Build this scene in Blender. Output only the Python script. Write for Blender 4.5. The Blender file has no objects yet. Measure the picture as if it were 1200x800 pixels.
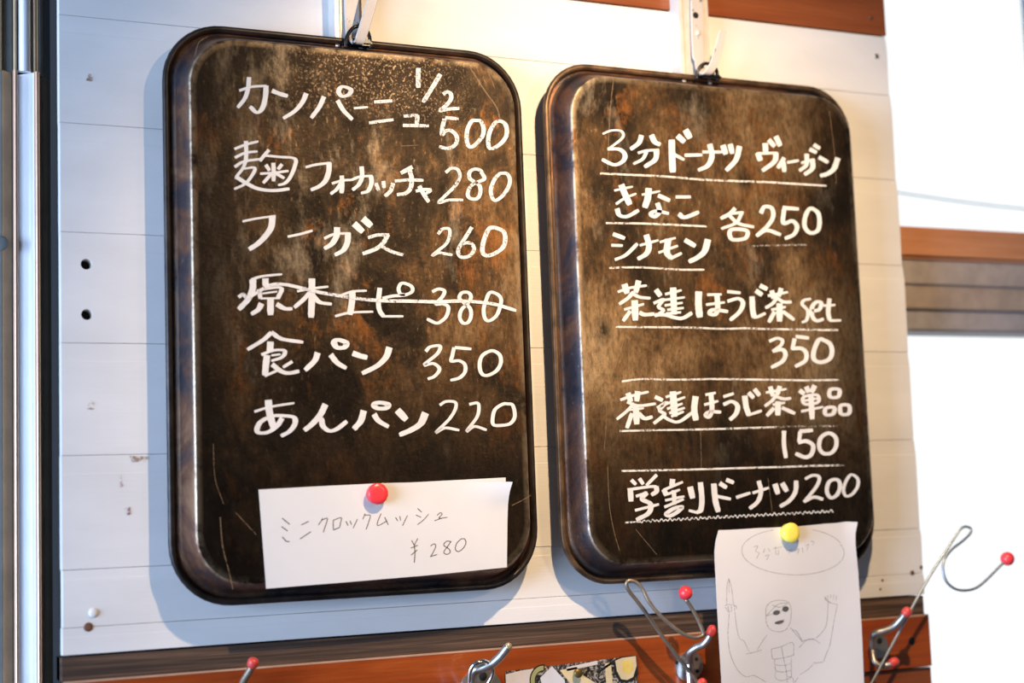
import bpy, bmesh, math, random
from mathutils import Vector, Matrix, noise
random.seed(7)
SC = bpy.context.scene
COL = SC.collection

# ------------------------------------------------------------------ camera
# world: x right along the panelled wall, z up, the wall's face is y = 0, the room is y < 0
Z0 = 1.75                                   # height of the second plank joint
CAM = Vector((-0.217140, -1.405031, Z0 - 0.361191))
A, B_, C_, F = 0.438816, 0.1076034, -0.0372426, 1815.3
fwd = Vector((math.sin(A)*math.cos(B_), math.cos(A)*math.cos(B_), math.sin(B_)))
r0 = Vector((math.cos(A), -math.sin(A), 0)); u0 = r0.cross(fwd)
RV = math.cos(C_)*r0 + math.sin(C_)*u0
UV = -math.sin(C_)*r0 + math.cos(C_)*u0
cam_d = bpy.data.cameras.new('camera'); cam = bpy.data.objects.new('camera', cam_d); COL.objects.link(cam)
cam_d.sensor_width = 36; cam_d.lens = F/1200*36; cam_d.clip_start = 0.02
M3 = Matrix((RV, UV, -fwd)).transposed()
cam.matrix_world = Matrix.Translation(CAM) @ M3.to_4x4()
cam_d.dof.use_dof = True; cam_d.dof.focus_distance = 1.50; cam_d.dof.aperture_fstop = 2.8
SC.camera = cam

# ------------------------------------------------------------------ light, sky, exposure
SC.view_settings.view_transform = 'Standard'; SC.view_settings.look = 'None'
SC.view_settings.gamma = 1; SC.view_settings.use_curve_mapping = False
SC.view_settings.exposure = 0.06
SC.cycles.use_denoising = True
SC.cycles.max_bounces = 8
world = bpy.data.worlds.new('sky'); SC.world = world; world.use_nodes = True
bg = world.node_tree.nodes['Background']; bg.inputs[0].default_value = (0.93, 0.97, 1.0, 1); bg.inputs[1].default_value = 1.35

def lamp(name, typ, loc, target, energy, color, **kw):
    d = bpy.data.lights.new(name, typ); d.energy = energy; d.color = color
    for k, v in kw.items(): setattr(d, k, v)
    o = bpy.data.objects.new(name, d); COL.objects.link(o); o.location = loc
    o.rotation_euler = (Vector(target)-Vector(loc)).to_track_quat('-Z', 'Y').to_euler()
    return o
# warm spotlight of the shop, above and in front of the trays
lamp('ceiling_spot_light', 'SPOT', (0.47, -0.69, Z0+0.37), (0.64, 0, Z0-0.36), 52, (1.0, 0.70, 0.40),
     shadow_soft_size=0.012, spot_size=math.radians(97), spot_blend=1.0)
# daylight through the big window in the left wall
lamp('daylight_left_window', 'AREA', (-3.90, -1.75, Z0-0.35), (0.2, -1.75, Z0-0.35), 390, (0.47, 0.66, 1.0),
     shape='RECTANGLE', size=2.9, size_y=2.0)
# unseen softer spotlight on the right, added for the warm glare on the trays
lamp('added_glare_spot', 'SPOT', (1.16, -1.25, Z0+0.10), (0.50, 0, Z0-0.13), 24, (1.0, 0.72, 0.43),
     shadow_soft_size=0.05, spot_size=math.radians(34), spot_blend=1.0)

# ------------------------------------------------------------------ helpers
def wall_pt(px, py, Y=0.0):
    """the point of the vertical plane y = Y seen at that place of the photograph"""
    d = (px-600)/F*RV - (py-400)/F*UV + fwd
    return CAM + d*((Y-CAM.y)/d.y)
WX = lambda px, py, Y=0.0: wall_pt(px, py, Y).x
WZ = lambda px, py, Y=0.0: wall_pt(px, py, Y).z

def link(o, parent=None, label=None, cat=None, group=None, kind=None):
    COL.objects.link(o)
    if parent is not None: o.parent = parent
    if label: o['label'] = label
    if cat: o['category'] = cat
    if group: o['group'] = group
    if kind: o['kind'] = kind
    return o
def empty(name, loc, **kw):
    o = bpy.data.objects.new(name, None); o.empty_display_size = 0.02; o.location = loc
    return link(o, **kw)
def mesh_obj(name, verts, faces, mat, parent=None, smooth=False, **kw):
    me = bpy.data.meshes.new(name); me.from_pydata([tuple(v) for v in verts], [], faces); me.update()
    return from_mesh(name, me, mat, parent, smooth, **kw)
def from_mesh(name, me, mat, parent=None, smooth=False, **kw):
    if mat: me.materials.append(mat)
    if smooth: me.polygons.foreach_set('use_smooth', [True]*len(me.polygons))
    o = bpy.data.objects.new(name, me)
    link(o, **kw)
    if parent is not None:
        o.parent = parent
        o.matrix_parent_inverse = Matrix.Translation(parent_loc(parent)).inverted()
    return o
def parent_loc(p):
    v = Vector(p.location)
    if p.parent is not None and p.matrix_parent_inverse == Matrix.Identity(4): v += parent_loc(p.parent)
    return v
def bm_obj(name, bm, mat, parent=None, smooth=False, **kw):
    bmesh.ops.recalc_face_normals(bm, faces=bm.faces)
    me = bpy.data.meshes.new(name); bm.to_mesh(me); bm.free()
    return from_mesh(name, me, mat, parent, smooth, **kw)
def box_bm(x0, x1, y0, y1, z0, z1, bev=0.0, bm=None):
    bm = bm or bmesh.new()
    g = bmesh.ops.create_cube(bm, size=1)['verts']
    for v in g: v.co = Vector(((x0+x1)/2+v.co.x*(x1-x0), (y0+y1)/2+v.co.y*(y1-y0), (z0+z1)/2+v.co.z*(z1-z0)))
    if bev:
        es = list({e for v in g for e in v.link_edges})
        bmesh.ops.bevel(bm, geom=es, offset=bev, segments=2, affect='EDGES')
    return bm
def box(name, x0, x1, y0, y1, z0, z1, mat, parent=None, bev=0.0, **kw):
    return bm_obj(name, box_bm(x0, x1, y0, y1, z0, z1, bev), mat, parent, **kw)
def prism(name, pts, y0, y1, mat, parent=None, **kw):
    """polygon of (x, z) points thickened from y0 to y1"""
    n = len(pts); vs = [(p[0], y0, p[1]) for p in pts] + [(p[0], y1, p[1]) for p in pts]
    fs = [tuple(range(n)), tuple(range(2*n-1, n-1, -1))] + [(i, (i+1) % n, n+(i+1) % n, n+i) for i in range(n)]
    me = bpy.data.meshes.new(name); me.from_pydata(vs, [], fs)
    bm = bmesh.new(); bm.from_mesh(me); bpy.data.meshes.remove(me)
    return bm_obj(name, bm, mat, parent, **kw)
def catmull(P, sub=6, closed=False):
    P = [Vector(p) for p in P]; n = len(P)
    if n < 3: return [P[0].lerp(P[-1], i/sub) for i in range(sub+1)]
    out = []; rng = range(n if closed else n-1)
    for i in rng:
        a = P[(i-1) % n] if (closed or i > 0) else P[0]*2-P[1]
        b, c = P[i], P[(i+1) % n]
        d = P[(i+2) % n] if (closed or i+2 < n) else c*2-b
        for k in range(sub):
            t = k/sub
            out.append(0.5*((2*b)+(c-a)*t+(2*a-5*b+4*c-d)*t*t+(3*b-a-3*c+d)*t**3))
    if not closed: out.append(P[-1])
    return out
def tube_bm(path, rad, seg=10, bm=None, closed=False, cap=True):
    bm = bm or bmesh.new(); n = len(path); rings = []; prev = None
    for i, p in enumerate(path):
        a = path[(i-1) % n] if (closed or i > 0) else p
        b = path[(i+1) % n] if (closed or i < n-1) else p
        t = (b-a).normalized()
        if prev is None:
            ref = Vector((0, 0, 1)) if abs(t.z) < 0.9 else Vector((0, 1, 0)); nrm = t.cross(ref).normalized()
        else: nrm = (prev - t*prev.dot(t)).normalized()
        prev = nrm; bi = t.cross(nrm); r = rad[i] if isinstance(rad, (list, tuple)) else rad
        rings.append([bm.verts.new(p+(nrm*math.cos(2*math.pi*k/seg)+bi*math.sin(2*math.pi*k/seg))*r) for k in range(seg)])
    for i in range(n if closed else n-1):
        R, S = rings[i], rings[(i+1) % n]
        for k in range(seg): bm.faces.new((R[k], R[(k+1) % seg], S[(k+1) % seg], S[k]))
    if cap and not closed: bm.faces.new(rings[0]); bm.faces.new(rings[-1])
    return bm
def lathe_y(name, prof, c, mat, parent=None, seg=32, smooth=True, **kw):
    """profile of (radius, y) turned about the y axis through c"""
    vs = []; fs = []
    for r, y in prof:
        for k in range(seg):
            a = 2*math.pi*k/seg; vs.append((c[0]+r*math.cos(a), c[1]+y, c[2]+r*math.sin(a)))
    for i in range(len(prof)-1):
        for k in range(seg):
            fs.append((i*seg+k, i*seg+(k+1) % seg, (i+1)*seg+(k+1) % seg, (i+1)*seg+k))
    fs.append(tuple(range(seg))); fs.append(tuple((len(prof)-1)*seg+k for k in range(seg)))
    me = bpy.data.meshes.new(name); me.from_pydata(vs, [], fs)
    bm = bmesh.new(); bm.from_mesh(me); bpy.data.meshes.remove(me)
    return bm_obj(name, bm, mat, parent, smooth, **kw)
def ball(name, c, r, mat, parent=None, scale=(1, 1, 1), **kw):
    bm = bmesh.new(); bmesh.ops.create_uvsphere(bm, u_segments=24, v_segments=14, radius=r)
    for v in bm.verts: v.co = Vector((v.co.x*scale[0], v.co.y*scale[1], v.co.z*scale[2]))+Vector(c)
    return bm_obj(name, bm, mat, parent, True, **kw)

# ------------------------------------------------------------------ materials
class Mat:
    def __init__(s, name, **base):
        s.m = bpy.data.materials.new(name); s.m.use_nodes = True; s.t = s.m.node_tree
        s.p = s.t.nodes['Principled BSDF']; s.coord = None
        for k, v in base.items(): s.set(k, v)
    def set(s, k, v):
        k = {'color': 'Base Color', 'rough': 'Roughness', 'metal': 'Metallic', 'alpha': 'Alpha', 'normal': 'Normal',
             'coat': 'Coat Weight', 'coat_rough': 'Coat Roughness', 'spec': 'Specular IOR Level', 'aniso': 'Anisotropic'}.get(k, k)
        i = s.p.inputs[k]
        if hasattr(v, 'is_linked'): s.t.links.new(v, i)
        else: i.default_value = (*v, 1) if isinstance(v, tuple) and len(v) == 3 and k != 'Normal' else v
    def obj(s, scale=(1, 1, 1), rot=(0, 0, 0), loc=(0, 0, 0)):
        if s.coord is None: s.coord = s.t.nodes.new('ShaderNodeNewGeometry').outputs['Position']
        n = s.t.nodes.new('ShaderNodeMapping'); n.inputs['Scale'].default_value = scale; n.inputs['Rotation'].default_value = rot
        n.inputs['Location'].default_value = loc
        s.t.links.new(s.coord, n.inputs[0]); return n.outputs[0]
    def noise(s, vec, scale=5, detail=4, rough=0.55, dist=0.0, out='Fac'):
        n = s.t.nodes.new('ShaderNodeTexNoise'); s.t.links.new(vec, n.inputs['Vector'])
        n.inputs['Scale'].default_value = scale; n.inputs['Detail'].default_value = detail
        n.inputs['Roughness'].default_value = rough; n.inputs['Distortion'].default_value = dist
        return n.outputs[out]
    def voronoi(s, vec, scale=5, feature='F1', out='Distance'):
        n = s.t.nodes.new('ShaderNodeTexVoronoi'); n.feature = feature; s.t.links.new(vec, n.inputs['Vector'])
        n.inputs['Scale'].default_value = scale; return n.outputs[out]
    def ramp(s, fac, stops, interp='LINEAR'):
        n = s.t.nodes.new('ShaderNodeValToRGB'); s.t.links.new(fac, n.inputs[0]); cr = n.color_ramp; cr.interpolation = interp
        while len(cr.elements) < len(stops): cr.elements.new(0.5)
        for e, (p, c) in zip(cr.elements, stops):
            e.position = p; e.color = (*c, 1) if isinstance(c, tuple) else (c, c, c, 1)
        return n.outputs[0]
    def mix(s, f, a, b, mode='MIX'):
        n = s.t.nodes.new('ShaderNodeMix'); n.data_type = 'RGBA'; n.blend_type = mode; n.clamp_factor = True
        for sock, v in ((n.inputs[0], f), (n.inputs[6], a), (n.inputs[7], b)):
            if hasattr(v, 'is_linked'): s.t.links.new(v, sock)
            else: sock.default_value = (*v, 1) if isinstance(v, tuple) else v
        return n.outputs[2]
    def math(s, op, a, b=0.0):
        n = s.t.nodes.new('ShaderNodeMath'); n.operation = op; n.use_clamp = op in ('ADD', 'MULTIPLY')
        for sock, v in ((n.inputs[0], a), (n.inputs[1], b)):
            if hasattr(v, 'is_linked'): s.t.links.new(v, sock)
            else: sock.default_value = v
        return n.outputs[0]
    def attr(s, name):
        n = s.t.nodes.new('ShaderNodeAttribute'); n.attribute_name = name; return n.outputs['Fac']
    def bump(s, h, strength=0.3, dist=0.001):
        n = s.t.nodes.new('ShaderNodeBump'); s.t.links.new(h, n.inputs['Height'])
        n.inputs['Strength'].default_value = strength; n.inputs['Distance'].default_value = dist
        s.set('normal', n.outputs[0])

def m_white_paint():
    m = Mat('white_painted_boards', rough=0.55, spec=0.3)
    big = m.noise(m.obj((3, 3, 9)), 2.2, 5)
    col = m.ramp(big, [(0.3, (0.70, 0.69, 0.68)), (0.65, (0.78, 0.77, 0.76))])
    spk = m.noise(m.obj((1, 1, 1)), 60, 6, 0.7)
    col = m.mix(m.ramp(spk, [(0.70, 0.0), (0.76, 0.5)]), col, (0.62, 0.58, 0.52))
    m.set('color', col)
    g = m.noise(m.obj((8, 8, 160)), 3, 5)
    m.bump(g, 0.18, 0.0012); return m.m
def m_wood(name, dark, mid, light, scale=1.0, rough=0.45, coat=0.0, bump=0.4, stretch=14):
    m = Mat(name, rough=rough, coat=coat)
    v = m.obj((1.2*scale, 4*scale, stretch*scale))
    g = m.noise(v, 3.5, 7, 0.62, 0.6); f = m.noise(m.obj((3*scale, 20, 130*scale)), 4, 4, 0.6)
    m.set('color', m.mix(m.ramp(f, [(0.35, 0.0), (0.75, 0.6)]), m.ramp(g, [(0.28, dark), (0.5, mid), (0.72, light)]), dark))
    m.bump(m.mix(0.5, g, f), bump, 0.0015); return m.m
def m_tray(name, seed, tone, falloff, blister_glint=None):
    """baked-on carbon over steel: black and brown blotches, rust, rubbed edges, fine vertical scouring"""
    m = Mat(name, metal=0.88)
    o = (seed, seed*1.7, seed*0.6)
    big = m.noise(m.obj((1.1, 1, 0.9), loc=o), 4.5, 4, 0.55, 0.2)
    med = m.noise(m.obj((1.5, 1, 1.0), loc=o), 17, 8, 0.72, 0.3)
    fin = m.noise(m.obj((2.2, 1, 0.8), loc=o), 110, 6, 0.75)
    mixn = m.math('ADD', m.math('MULTIPLY', big, 0.55), m.math('MULTIPLY', med, 0.45))
    col = m.ramp(mixn, [(0.40+tone, (0.008, 0.006, 0.005)), (0.47+tone, (0.032, 0.022, 0.014)), (0.53+tone, (0.098, 0.057, 0.028)),
                        (0.60+tone, (0.21, 0.135, 0.072)), (0.70+tone, (0.37, 0.27, 0.165))])
    rust = m.ramp(m.noise(m.obj((1.6, 1, 1), loc=(seed+3, 0, 2)), 12, 8, 0.75, 0.3), [(0.545, 0.0), (0.64, 0.75)])
    col = m.mix(rust, col, (0.20, 0.082, 0.024))
    # charred round spots and pale rubbed film
    spot = m.ramp(m.voronoi(m.obj((1, 0, 0.8), loc=(seed, 0, seed)), 11), [(0.05, 1.0), (0.16, 0.0)])
    col = m.mix(m.math('MULTIPLY', spot, m.ramp(med, [(0.45, 0.0), (0.55, 0.9)])), col, (0.008, 0.007, 0.006))
    film = m.ramp(m.noise(m.obj((1.3, 1, 0.55), loc=(seed+9, 1, 4)), 13, 7, 0.7, 0.2), [(0.56, 0.0), (0.72, 0.45)])
    col = m.mix(film, col, (0.42, 0.36, 0.29))
    col = m.mix(m.ramp(fin, [(0.35, 0.6), (0.55, 0.0)]), col, (0.012, 0.009, 0.007))
    col = m.mix(m.ramp(fin, [(0.60, 0.0), (0.72, 0.35)]), col, (0.46, 0.34, 0.22))
    # lamp glare falloff painted in: darker low down and to one side, ragged border
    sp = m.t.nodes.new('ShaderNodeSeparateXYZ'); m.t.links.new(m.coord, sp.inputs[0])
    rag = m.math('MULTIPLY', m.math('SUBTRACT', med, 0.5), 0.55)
    low = m.math('MULTIPLY', m.math('SUBTRACT', Z0-falloff[0]+0.13, sp.outputs['Z']), 2.6)
    side_d = m.math('MULTIPLY', m.math('SUBTRACT', falloff[1], sp.outputs['X']) if falloff[1] < 0.5 else m.math('SUBTRACT', sp.outputs['X'], falloff[1]), 3.5)
    falloff_mask = m.math('ADD', m.math('MAXIMUM', low, side_d), rag)
    col = m.mix(m.ramp(falloff_mask, [(0.08, 0.0), (0.40, 0.80)]), col, (0.010, 0.008, 0.007))
    # blistered carbon near the top, its lamp glints painted as pale flecks
    if blister_glint:
        dx = m.math('MULTIPLY', m.math('ABSOLUTE', m.math('SUBTRACT', sp.outputs['X'], blister_glint[0])), 7.0)
        dz = m.math('MULTIPLY', m.math('ABSOLUTE', m.math('SUBTRACT', sp.outputs['Z'], Z0+blister_glint[1])), 16.0)
        area = m.ramp(m.math('ADD', m.math('MAXIMUM', dx, dz), m.math('MULTIPLY', big, 0.3)), [(0.35, 1.0), (0.9, 0.0)])
        fl = m.noise(m.obj((1, 1, 1)), 420, 3, 0.6)
        col = m.mix(m.math('MULTIPLY', area, m.ramp(fl, [(0.54, 0.0), (0.66, 0.32)])), m.mix(m.math('MULTIPLY', area, 0.35), col, (0.03, 0.02, 0.014)), (0.50, 0.38, 0.27))
    # side wall : brown and violet scorching
    side = m.attr('side')
    sc = m.ramp(m.noise(m.obj((1, 1, 1), loc=o), 13, 6, 0.7, 0.5),
                [(0.33, (0.035, 0.04, 0.055)), (0.46, (0.075, 0.06, 0.065)), (0.55, (0.17, 0.085, 0.055)), (0.68, (0.30, 0.17, 0.10))])
    sc = m.mix(m.ramp(fin, [(0.62, 0.0), (0.72, 0.5)]), sc, (0.45, 0.36, 0.30))
    col = m.mix(side, col, sc)
    wear = m.math('MULTIPLY', m.attr('wear'), m.ramp(m.noise(m.obj(), 22, 5, 0.75), [(0.40, 0.0), (0.55, 1.0)]))
    col = m.mix(wear, col, (0.55, 0.43, 0.30))
    m.set('color', col)
    m.set('rough', m.ramp(m.noise(m.obj((2, 1, 1), loc=o), 20, 6, 0.7), [(0.3, 0.34), (0.7, 0.56)]))
    m.bump(m.mix(0.45, m.noise(m.obj((1, 1, 1), loc=o), 230, 5, 0.75), med), 0.55, 0.0014)
    return m.m
def m_plain(name, color, rough=0.5, metal=0.0, coat=0.0, var=0.12, nscale=40, bump=0.1, **kw):
    m = Mat(name, rough=rough, metal=metal, coat=coat, **kw)
    n = m.noise(m.obj(), nscale, 4)
    dk = tuple(c*(1-var) for c in color); lt = tuple(min(1, c*(1+var)) for c in color)
    m.set('color', m.ramp(n, [(0.35, dk), (0.65, lt)])); m.bump(n, bump, 0.0008); return m.m
def m_chalk(name, lo, hi, color=(0.72, 0.70, 0.67)):
    m = Mat(name, rough=0.95, spec=0.1)
    n = m.noise(m.obj((1, 1, 1)), 420, 3, 0.7); n2 = m.noise(m.obj((1, 1, 1)), 70, 3, 0.6)
    m.set('color', m.ramp(n2, [(0.3, tuple(c*0.86 for c in color)), (0.7, color)]))
    m.set('alpha', m.ramp(m.math('ADD', m.math('MULTIPLY', n, 0.7), m.math('MULTIPLY', n2, 0.3)), [(lo, 0.0), (hi, 1.0)]))
    return m.m
def m_stain(name, color, strength=0.5, lo=0.45):
    m = Mat(name, rough=0.8)
    m.set('color', color)
    m.set('alpha', m.ramp(m.noise(m.obj(), 300, 4, 0.7), [(lo, 0.0), (lo+0.15, strength)])); return m.m

WHITE = m_white_paint()
PAINT = m_plain('white_enamel_on_steel', (0.58, 0.54, 0.49), 0.28, var=0.05, nscale=90, bump=0.5)
def m_chip():
    m = Mat('chipped_white_enamel', rough=0.4)
    n = m.noise(m.obj((1, 1, 0.4)), 160, 4, 0.6)
    m.set('color', m.mix(m.ramp(n, [(0.62, 0.0), (0.66, 1.0)]), (0.50, 0.46, 0.43), (0.03, 0.028, 0.028))); m.bump(n, 0.4, 0.001); return m.m
CHIP = m_chip()
BEAM = m_wood('varnished_orange_brown_beam', (0.16, 0.040, 0.012), (0.27, 0.070, 0.020), (0.34, 0.10, 0.030), 0.8, 0.35, 0.3, 0.15)
RED = m_wood('varnished_red_brown_board', (0.18, 0.032, 0.006), (0.34, 0.062, 0.010), (0.44, 0.10, 0.018), 0.9, 0.30, 0.15, 0.12, 9)
DARK = m_wood('weathered_dark_brown_strip', (0.018, 0.010, 0.007), (0.075, 0.042, 0.026), (0.22, 0.125, 0.075), 1.0, 0.7, 0.0, 1.0, 60)
RAILW = m_wood('orange_wood_window_rail', (0.42, 0.17, 0.075), (0.62, 0.27, 0.13), (0.72, 0.34, 0.17), 1.0, 0.5, 0.0, 0.2)
EDGE = m_plain('pale_board_edge', (0.48, 0.30, 0.21), 0.5)
BLACK = m_plain('shadowed_black_gap', (0.008, 0.008, 0.009), 0.9)
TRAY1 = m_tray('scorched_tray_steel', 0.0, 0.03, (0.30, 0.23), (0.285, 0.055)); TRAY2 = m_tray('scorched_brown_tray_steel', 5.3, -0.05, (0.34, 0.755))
RIM = m_plain('blackened_rolled_rim', (0.028, 0.022, 0.020), 0.38, 0.5, var=0.5, nscale=60, bump=0.3)
RIM2 = m_plain('brown_rolled_rim', (0.13, 0.08, 0.045), 0.4, 0.55, var=0.5, nscale=50, bump=0.3)
RINGM = m_plain('black_steel_ring', (0.02, 0.022, 0.024), 0.25, 0.6, var=0.2)
CHALK = m_chalk('smooth_chalk', 0.22, 0.34); ROUGHC = m_chalk('crumbly_chalk', 0.38, 0.47)
LINEC = m_chalk('chalk_rule', 0.40, 0.50, (0.74, 0.70, 0.64)); FAINT = m_chalk('rubbed_chalk', 0.46, 0.66, (0.60, 0.55, 0.50))
PAPER = m_plain('white_paper', (0.70, 0.69, 0.68), 0.8, var=0.015, nscale=25, bump=0.06)
PAPER2 = m_plain('crumpled_drawing_paper', (0.72, 0.70, 0.69), 0.8, var=0.02, nscale=14, bump=0.5)
INK = m_plain('brown_black_ink', (0.05, 0.02, 0.02), 0.6); 
def m_pencil():
    m = Mat('pencil_line', rough=0.6); m.set('color', (0.16, 0.15, 0.15))
    m.set('alpha', m.ramp(m.noise(m.obj(), 500, 3, 0.7), [(0.35, 0.12), (0.6, 0.5)])); return m.m
PENCIL = m_pencil()
REDP = m_plain('red_plastic', (0.88, 0.05, 0.06), 0.3, var=0.04); YELP = m_plain('yellow_plastic', (0.92, 0.80, 0.12), 0.3, var=0.04)
REDCAP = m_plain('worn_red_tip', (0.62, 0.06, 0.045), 0.38, var=0.15, nscale=120)
ALU = m_plain('brushed_aluminium', (0.62, 0.60, 0.57), 0.30, 1.0, var=0.04, nscale=60)
WHITE_REFL = m_plain('metal_with_painted_white_reflection', (0.88, 0.90, 0.94), 0.4, 0.35, var=0.02)  # bright window reflection put into the base colour as white
WARM_REFL = m_plain('metal_with_painted_warm_reflection', (0.50, 0.36, 0.22), 0.38, 0.45, var=0.10)  # golden reflections of the interior tinted into plain frame metal
PINK_REFL = m_plain('metal_with_painted_pink_reflection', (0.68, 0.42, 0.28), 0.38, 0.5, var=0.06)  # frame metal again, pinkish interior reflections painted into its colour
GREY = m_plain('grey_green_seal', (0.24, 0.26, 0.26), 0.4, 0.2, var=0.08)
ZINC = m_plain('zinc_plated_steel', (0.48, 0.46, 0.42), 0.38, 0.9, var=0.12, nscale=90)
CHROME = m_plain('bright_chrome', (0.8, 0.8, 0.8), 0.12, 1.0, var=0.03)
WIREM = m_plain('dull_tan_wire', (0.34, 0.28, 0.21), 0.42, 0.7, var=0.12, nscale=120)
WIREG = m_plain('grey_steel_wire', (0.36, 0.40, 0.42), 0.4, 0.7, var=0.08)
GRAYP = m_plain('grey_painted_lintel', (0.40, 0.35, 0.33), 0.6); TANP = m_plain('tan_wood_lintel', (0.38, 0.31, 0.27), 0.6)
DKG = m_plain('dark_grey_lintel', (0.36, 0.34, 0.36), 0.6)
BLUEG = m_plain('blue_grey_stile', (0.30, 0.38, 0.46), 0.5)
CABLE = m_plain('teal_cable_sheath', (0.0, 0.30, 0.38), 0.5)
BROWNP = m_plain('brown_wood_plug', (0.14, 0.06, 0.035), 0.6, var=0.3, nscale=200)
ROOM = m_plain('plain_plaster', (0.10, 0.085, 0.07), 0.9, var=0.04, nscale=3); FLOOR = m_wood('shop_floor_boards', (0.13, 0.08, 0.05), (0.2, 0.12, 0.07), (0.25, 0.16, 0.1))

# ------------------------------------------------------------------ room shell
def struct(name, loc=(0, 0, 0)): return empty(name, loc, kind='structure')
XL, XR, YB, ZT = -4.0, 2.3, -3.6, 2.75
def room_box(name, *a, mat=ROOM): return box(name, *a, mat, kind='structure')
room_box('floor', XL-.1, XR+.1, YB-.1, 0.6, -0.06, 0, mat=FLOOR)
room_box('ceiling', XL-.1, XR+.1, YB-.1, 0.1, ZT, ZT+.08)
room_box('wall_behind', XL-.1, XR+.1, YB-.1, YB, 0, ZT)
room_box('wall_right', XR, XR+.1, YB, 0.1, 0, ZT)
wl = struct('wall_left')
for (y0, y1, z0, z1) in ((YB, -3.25, 0, ZT), (-0.25, 0.1, 0, ZT), (-3.25, -0.25, 0, 0.35), (-3.25, -0.25, 2.45, ZT)):
    box('wall_panel', XL-.1, XL, y0, y1, z0, z1, ROOM, wl)
# ------------------------------------------------------------------ panelled wall
wall = struct('wall_back', (0, 0, Z0))
D = 0.1
box('backing', -0.0, 0.93, 0.0125, 0.05, 0.0, ZT, BLACK, wall)
box('side_backing', XL, 0.12, 0.17, 0.22, 0.0, ZT, BLACK, wall)
LWID = 0.94258
zs = [0.1 + 0.0, 0.0, -0.1, -0.2, -0.3, -0.4, -0.45]      # joints below the topmost board
tops = [(0.1700, 0.1), (0.1, 0.0), (0.0, -0.1), (-0.1, -0.2), (-0.2, -0.3), (-0.3, -0.4), (-0.4, -0.45), (-0.45, -0.4735)]
xr = [0.9395, 0.9412, 0.9420, 0.9428, 0.9424, 0.9431, 0.9436, 0.9438]
planks = []
for i, (zt, zb) in enumerate(tops):
    # shiplap section: soft arrises at both joints and a faint step near the top
    e = 0.0004; yo = random.uniform(-0.0003, 0.0003)
    step = 0.016 if zt-zb > 0.06 else 0.008
    prof = [(0.012, zt-0.00015), (yo+e, zt-0.00015), (yo, zt-0.00015-e), (yo, zt-step), (yo-0.0002, zt-step-0.0006), (yo-0.0002, zb+0.00015+e), (yo+e*0.8, zb+0.00015), (0.012, zb+0.00015)]
    n = len(prof); xs = [0.0005+random.uniform(0, 0.0008)] + [0.1, 0.3, 0.5, 0.7, 0.85, 0.935] + [xr[i]]
    vs = []; fs = []
    for j, x in enumerate(xs):
        for (y, z) in prof:
            dx = 0.0012 if (j == len(xs)-1 and (z > zt-0.002 or z < zb+0.002)) else 0
            vs.append((x-dx, y, Z0+z))
    for j in range(len(xs)-1):
        for k in range(n): fs.append((j*n+k, j*n+(k+1) % n, (j+1)*n+(k+1) % n, (j+1)*n+k))
    fs.append(tuple(range(n))); fs.append(tuple((len(xs)-1)*n+k for k in range(n)))
    me = bpy.data.meshes.new('plank'); me.from_pydata(vs, [], fs)
    bm = bmesh.new(); bm.from_mesh(me); bpy.data.meshes.remove(me)
    planks.append(bm_obj('plank', bm, WHITE, wall))
def drill(target, px, py, r):
    p = wall_pt(px, py, 0)
    bm = bmesh.new(); bmesh.ops.create_cone(bm, cap_ends=True, segments=24, radius1=r, radius2=r, depth=0.05, matrix=Matrix.Translation(p) @ Matrix.Rotation(math.pi/2, 4, 'X'))
    me = bpy.data.meshes.new('cut'); bm.to_mesh(me); bm.free(); c = bpy.data.objects.new('cut', me); COL.objects.link(c)
    md = target.modifiers.new('hole', 'BOOLEAN'); md.operation = 'DIFFERENCE'; md.object = c; md.solver = 'EXACT'
    bpy.context.view_layer.update(); dg = bpy.context.evaluated_depsgraph_get()
    nm = bpy.data.meshes.new_from_object(target.evaluated_get(dg)); target.modifiers.clear(); target.data = nm; nm.name = 'plank'
    bpy.data.objects.remove(c)
drill(planks[3], 101, 309.5, 0.0049); drill(planks[3], 101.6, 368.5, 0.0049)
def plug(px, py, r, mat, plank, proud=0.0008, name='screw_plug'):
    p = wall_pt(px, py, -0.0003)
    lathe_y(name, [(r, 0.001), (r, -proud*0.4), (r*0.8, -proud), (r*0.2, -proud)], p, mat, plank, seg=16)
plug(103.5, 734.5, 0.0040, BROWNP, planks[7]); plug(109.5, 718, 0.0040, WHITE, planks[6], 0.0016)
plug(1027, 66, 0.0032, ZINC, planks[0]); plug(1069, 671, 0.0028, BROWNP, planks[6]); plug(1079.5, 664.5, 0.0022, BROWNP, planks[6])
plug(1034, 679.5, 0.0014, BROWNP, planks[7]); plug(1031.5, 690, 0.0014, BROWNP, planks[7])
STAIN = m_stain('bare_wood_scuff', (0.33, 0.20, 0.12), 0.8); STAINR = m_stain('reddish_scuff', (0.25, 0.09, 0.10), 0.9)
def scuff(pts, mat, plank):
    v = [wall_pt(x, y, -0.0010) for x, y in pts]
    prism('paint_scuff', [(p.x, p.z) for p in v], v[0].y, v[0].y+0.0008, mat, plank)
scuff([(101, 479), (106, 469), (111, 470), (110, 480)], STAIN, planks[4])
scuff([(152, 534), (172, 535), (173, 540), (155, 541)], STAIN, planks[5])
scuff([(139, 556), (142, 557), (144, 574), (141, 572)], STAINR, planks[5])
scuff([(145, 596), (152, 594), (153, 603), (149, 603)], STAINR, planks[5])
scuff([(104, 86), (107, 87), (106, 95), (101, 94)], STAIN, planks[1])

# beam over the white boards, strips and boards under them
def board(name, xa, xb, zt, zb, y0, y1, mat, parent=None, bev=0.001, **kw):
    return box(name, xa, xb, y0, y1, Z0+zb, Z0+zt, mat, parent, bev, **kw)
zbeam = WZ(1037, 41, -0.004) - Z0
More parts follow.
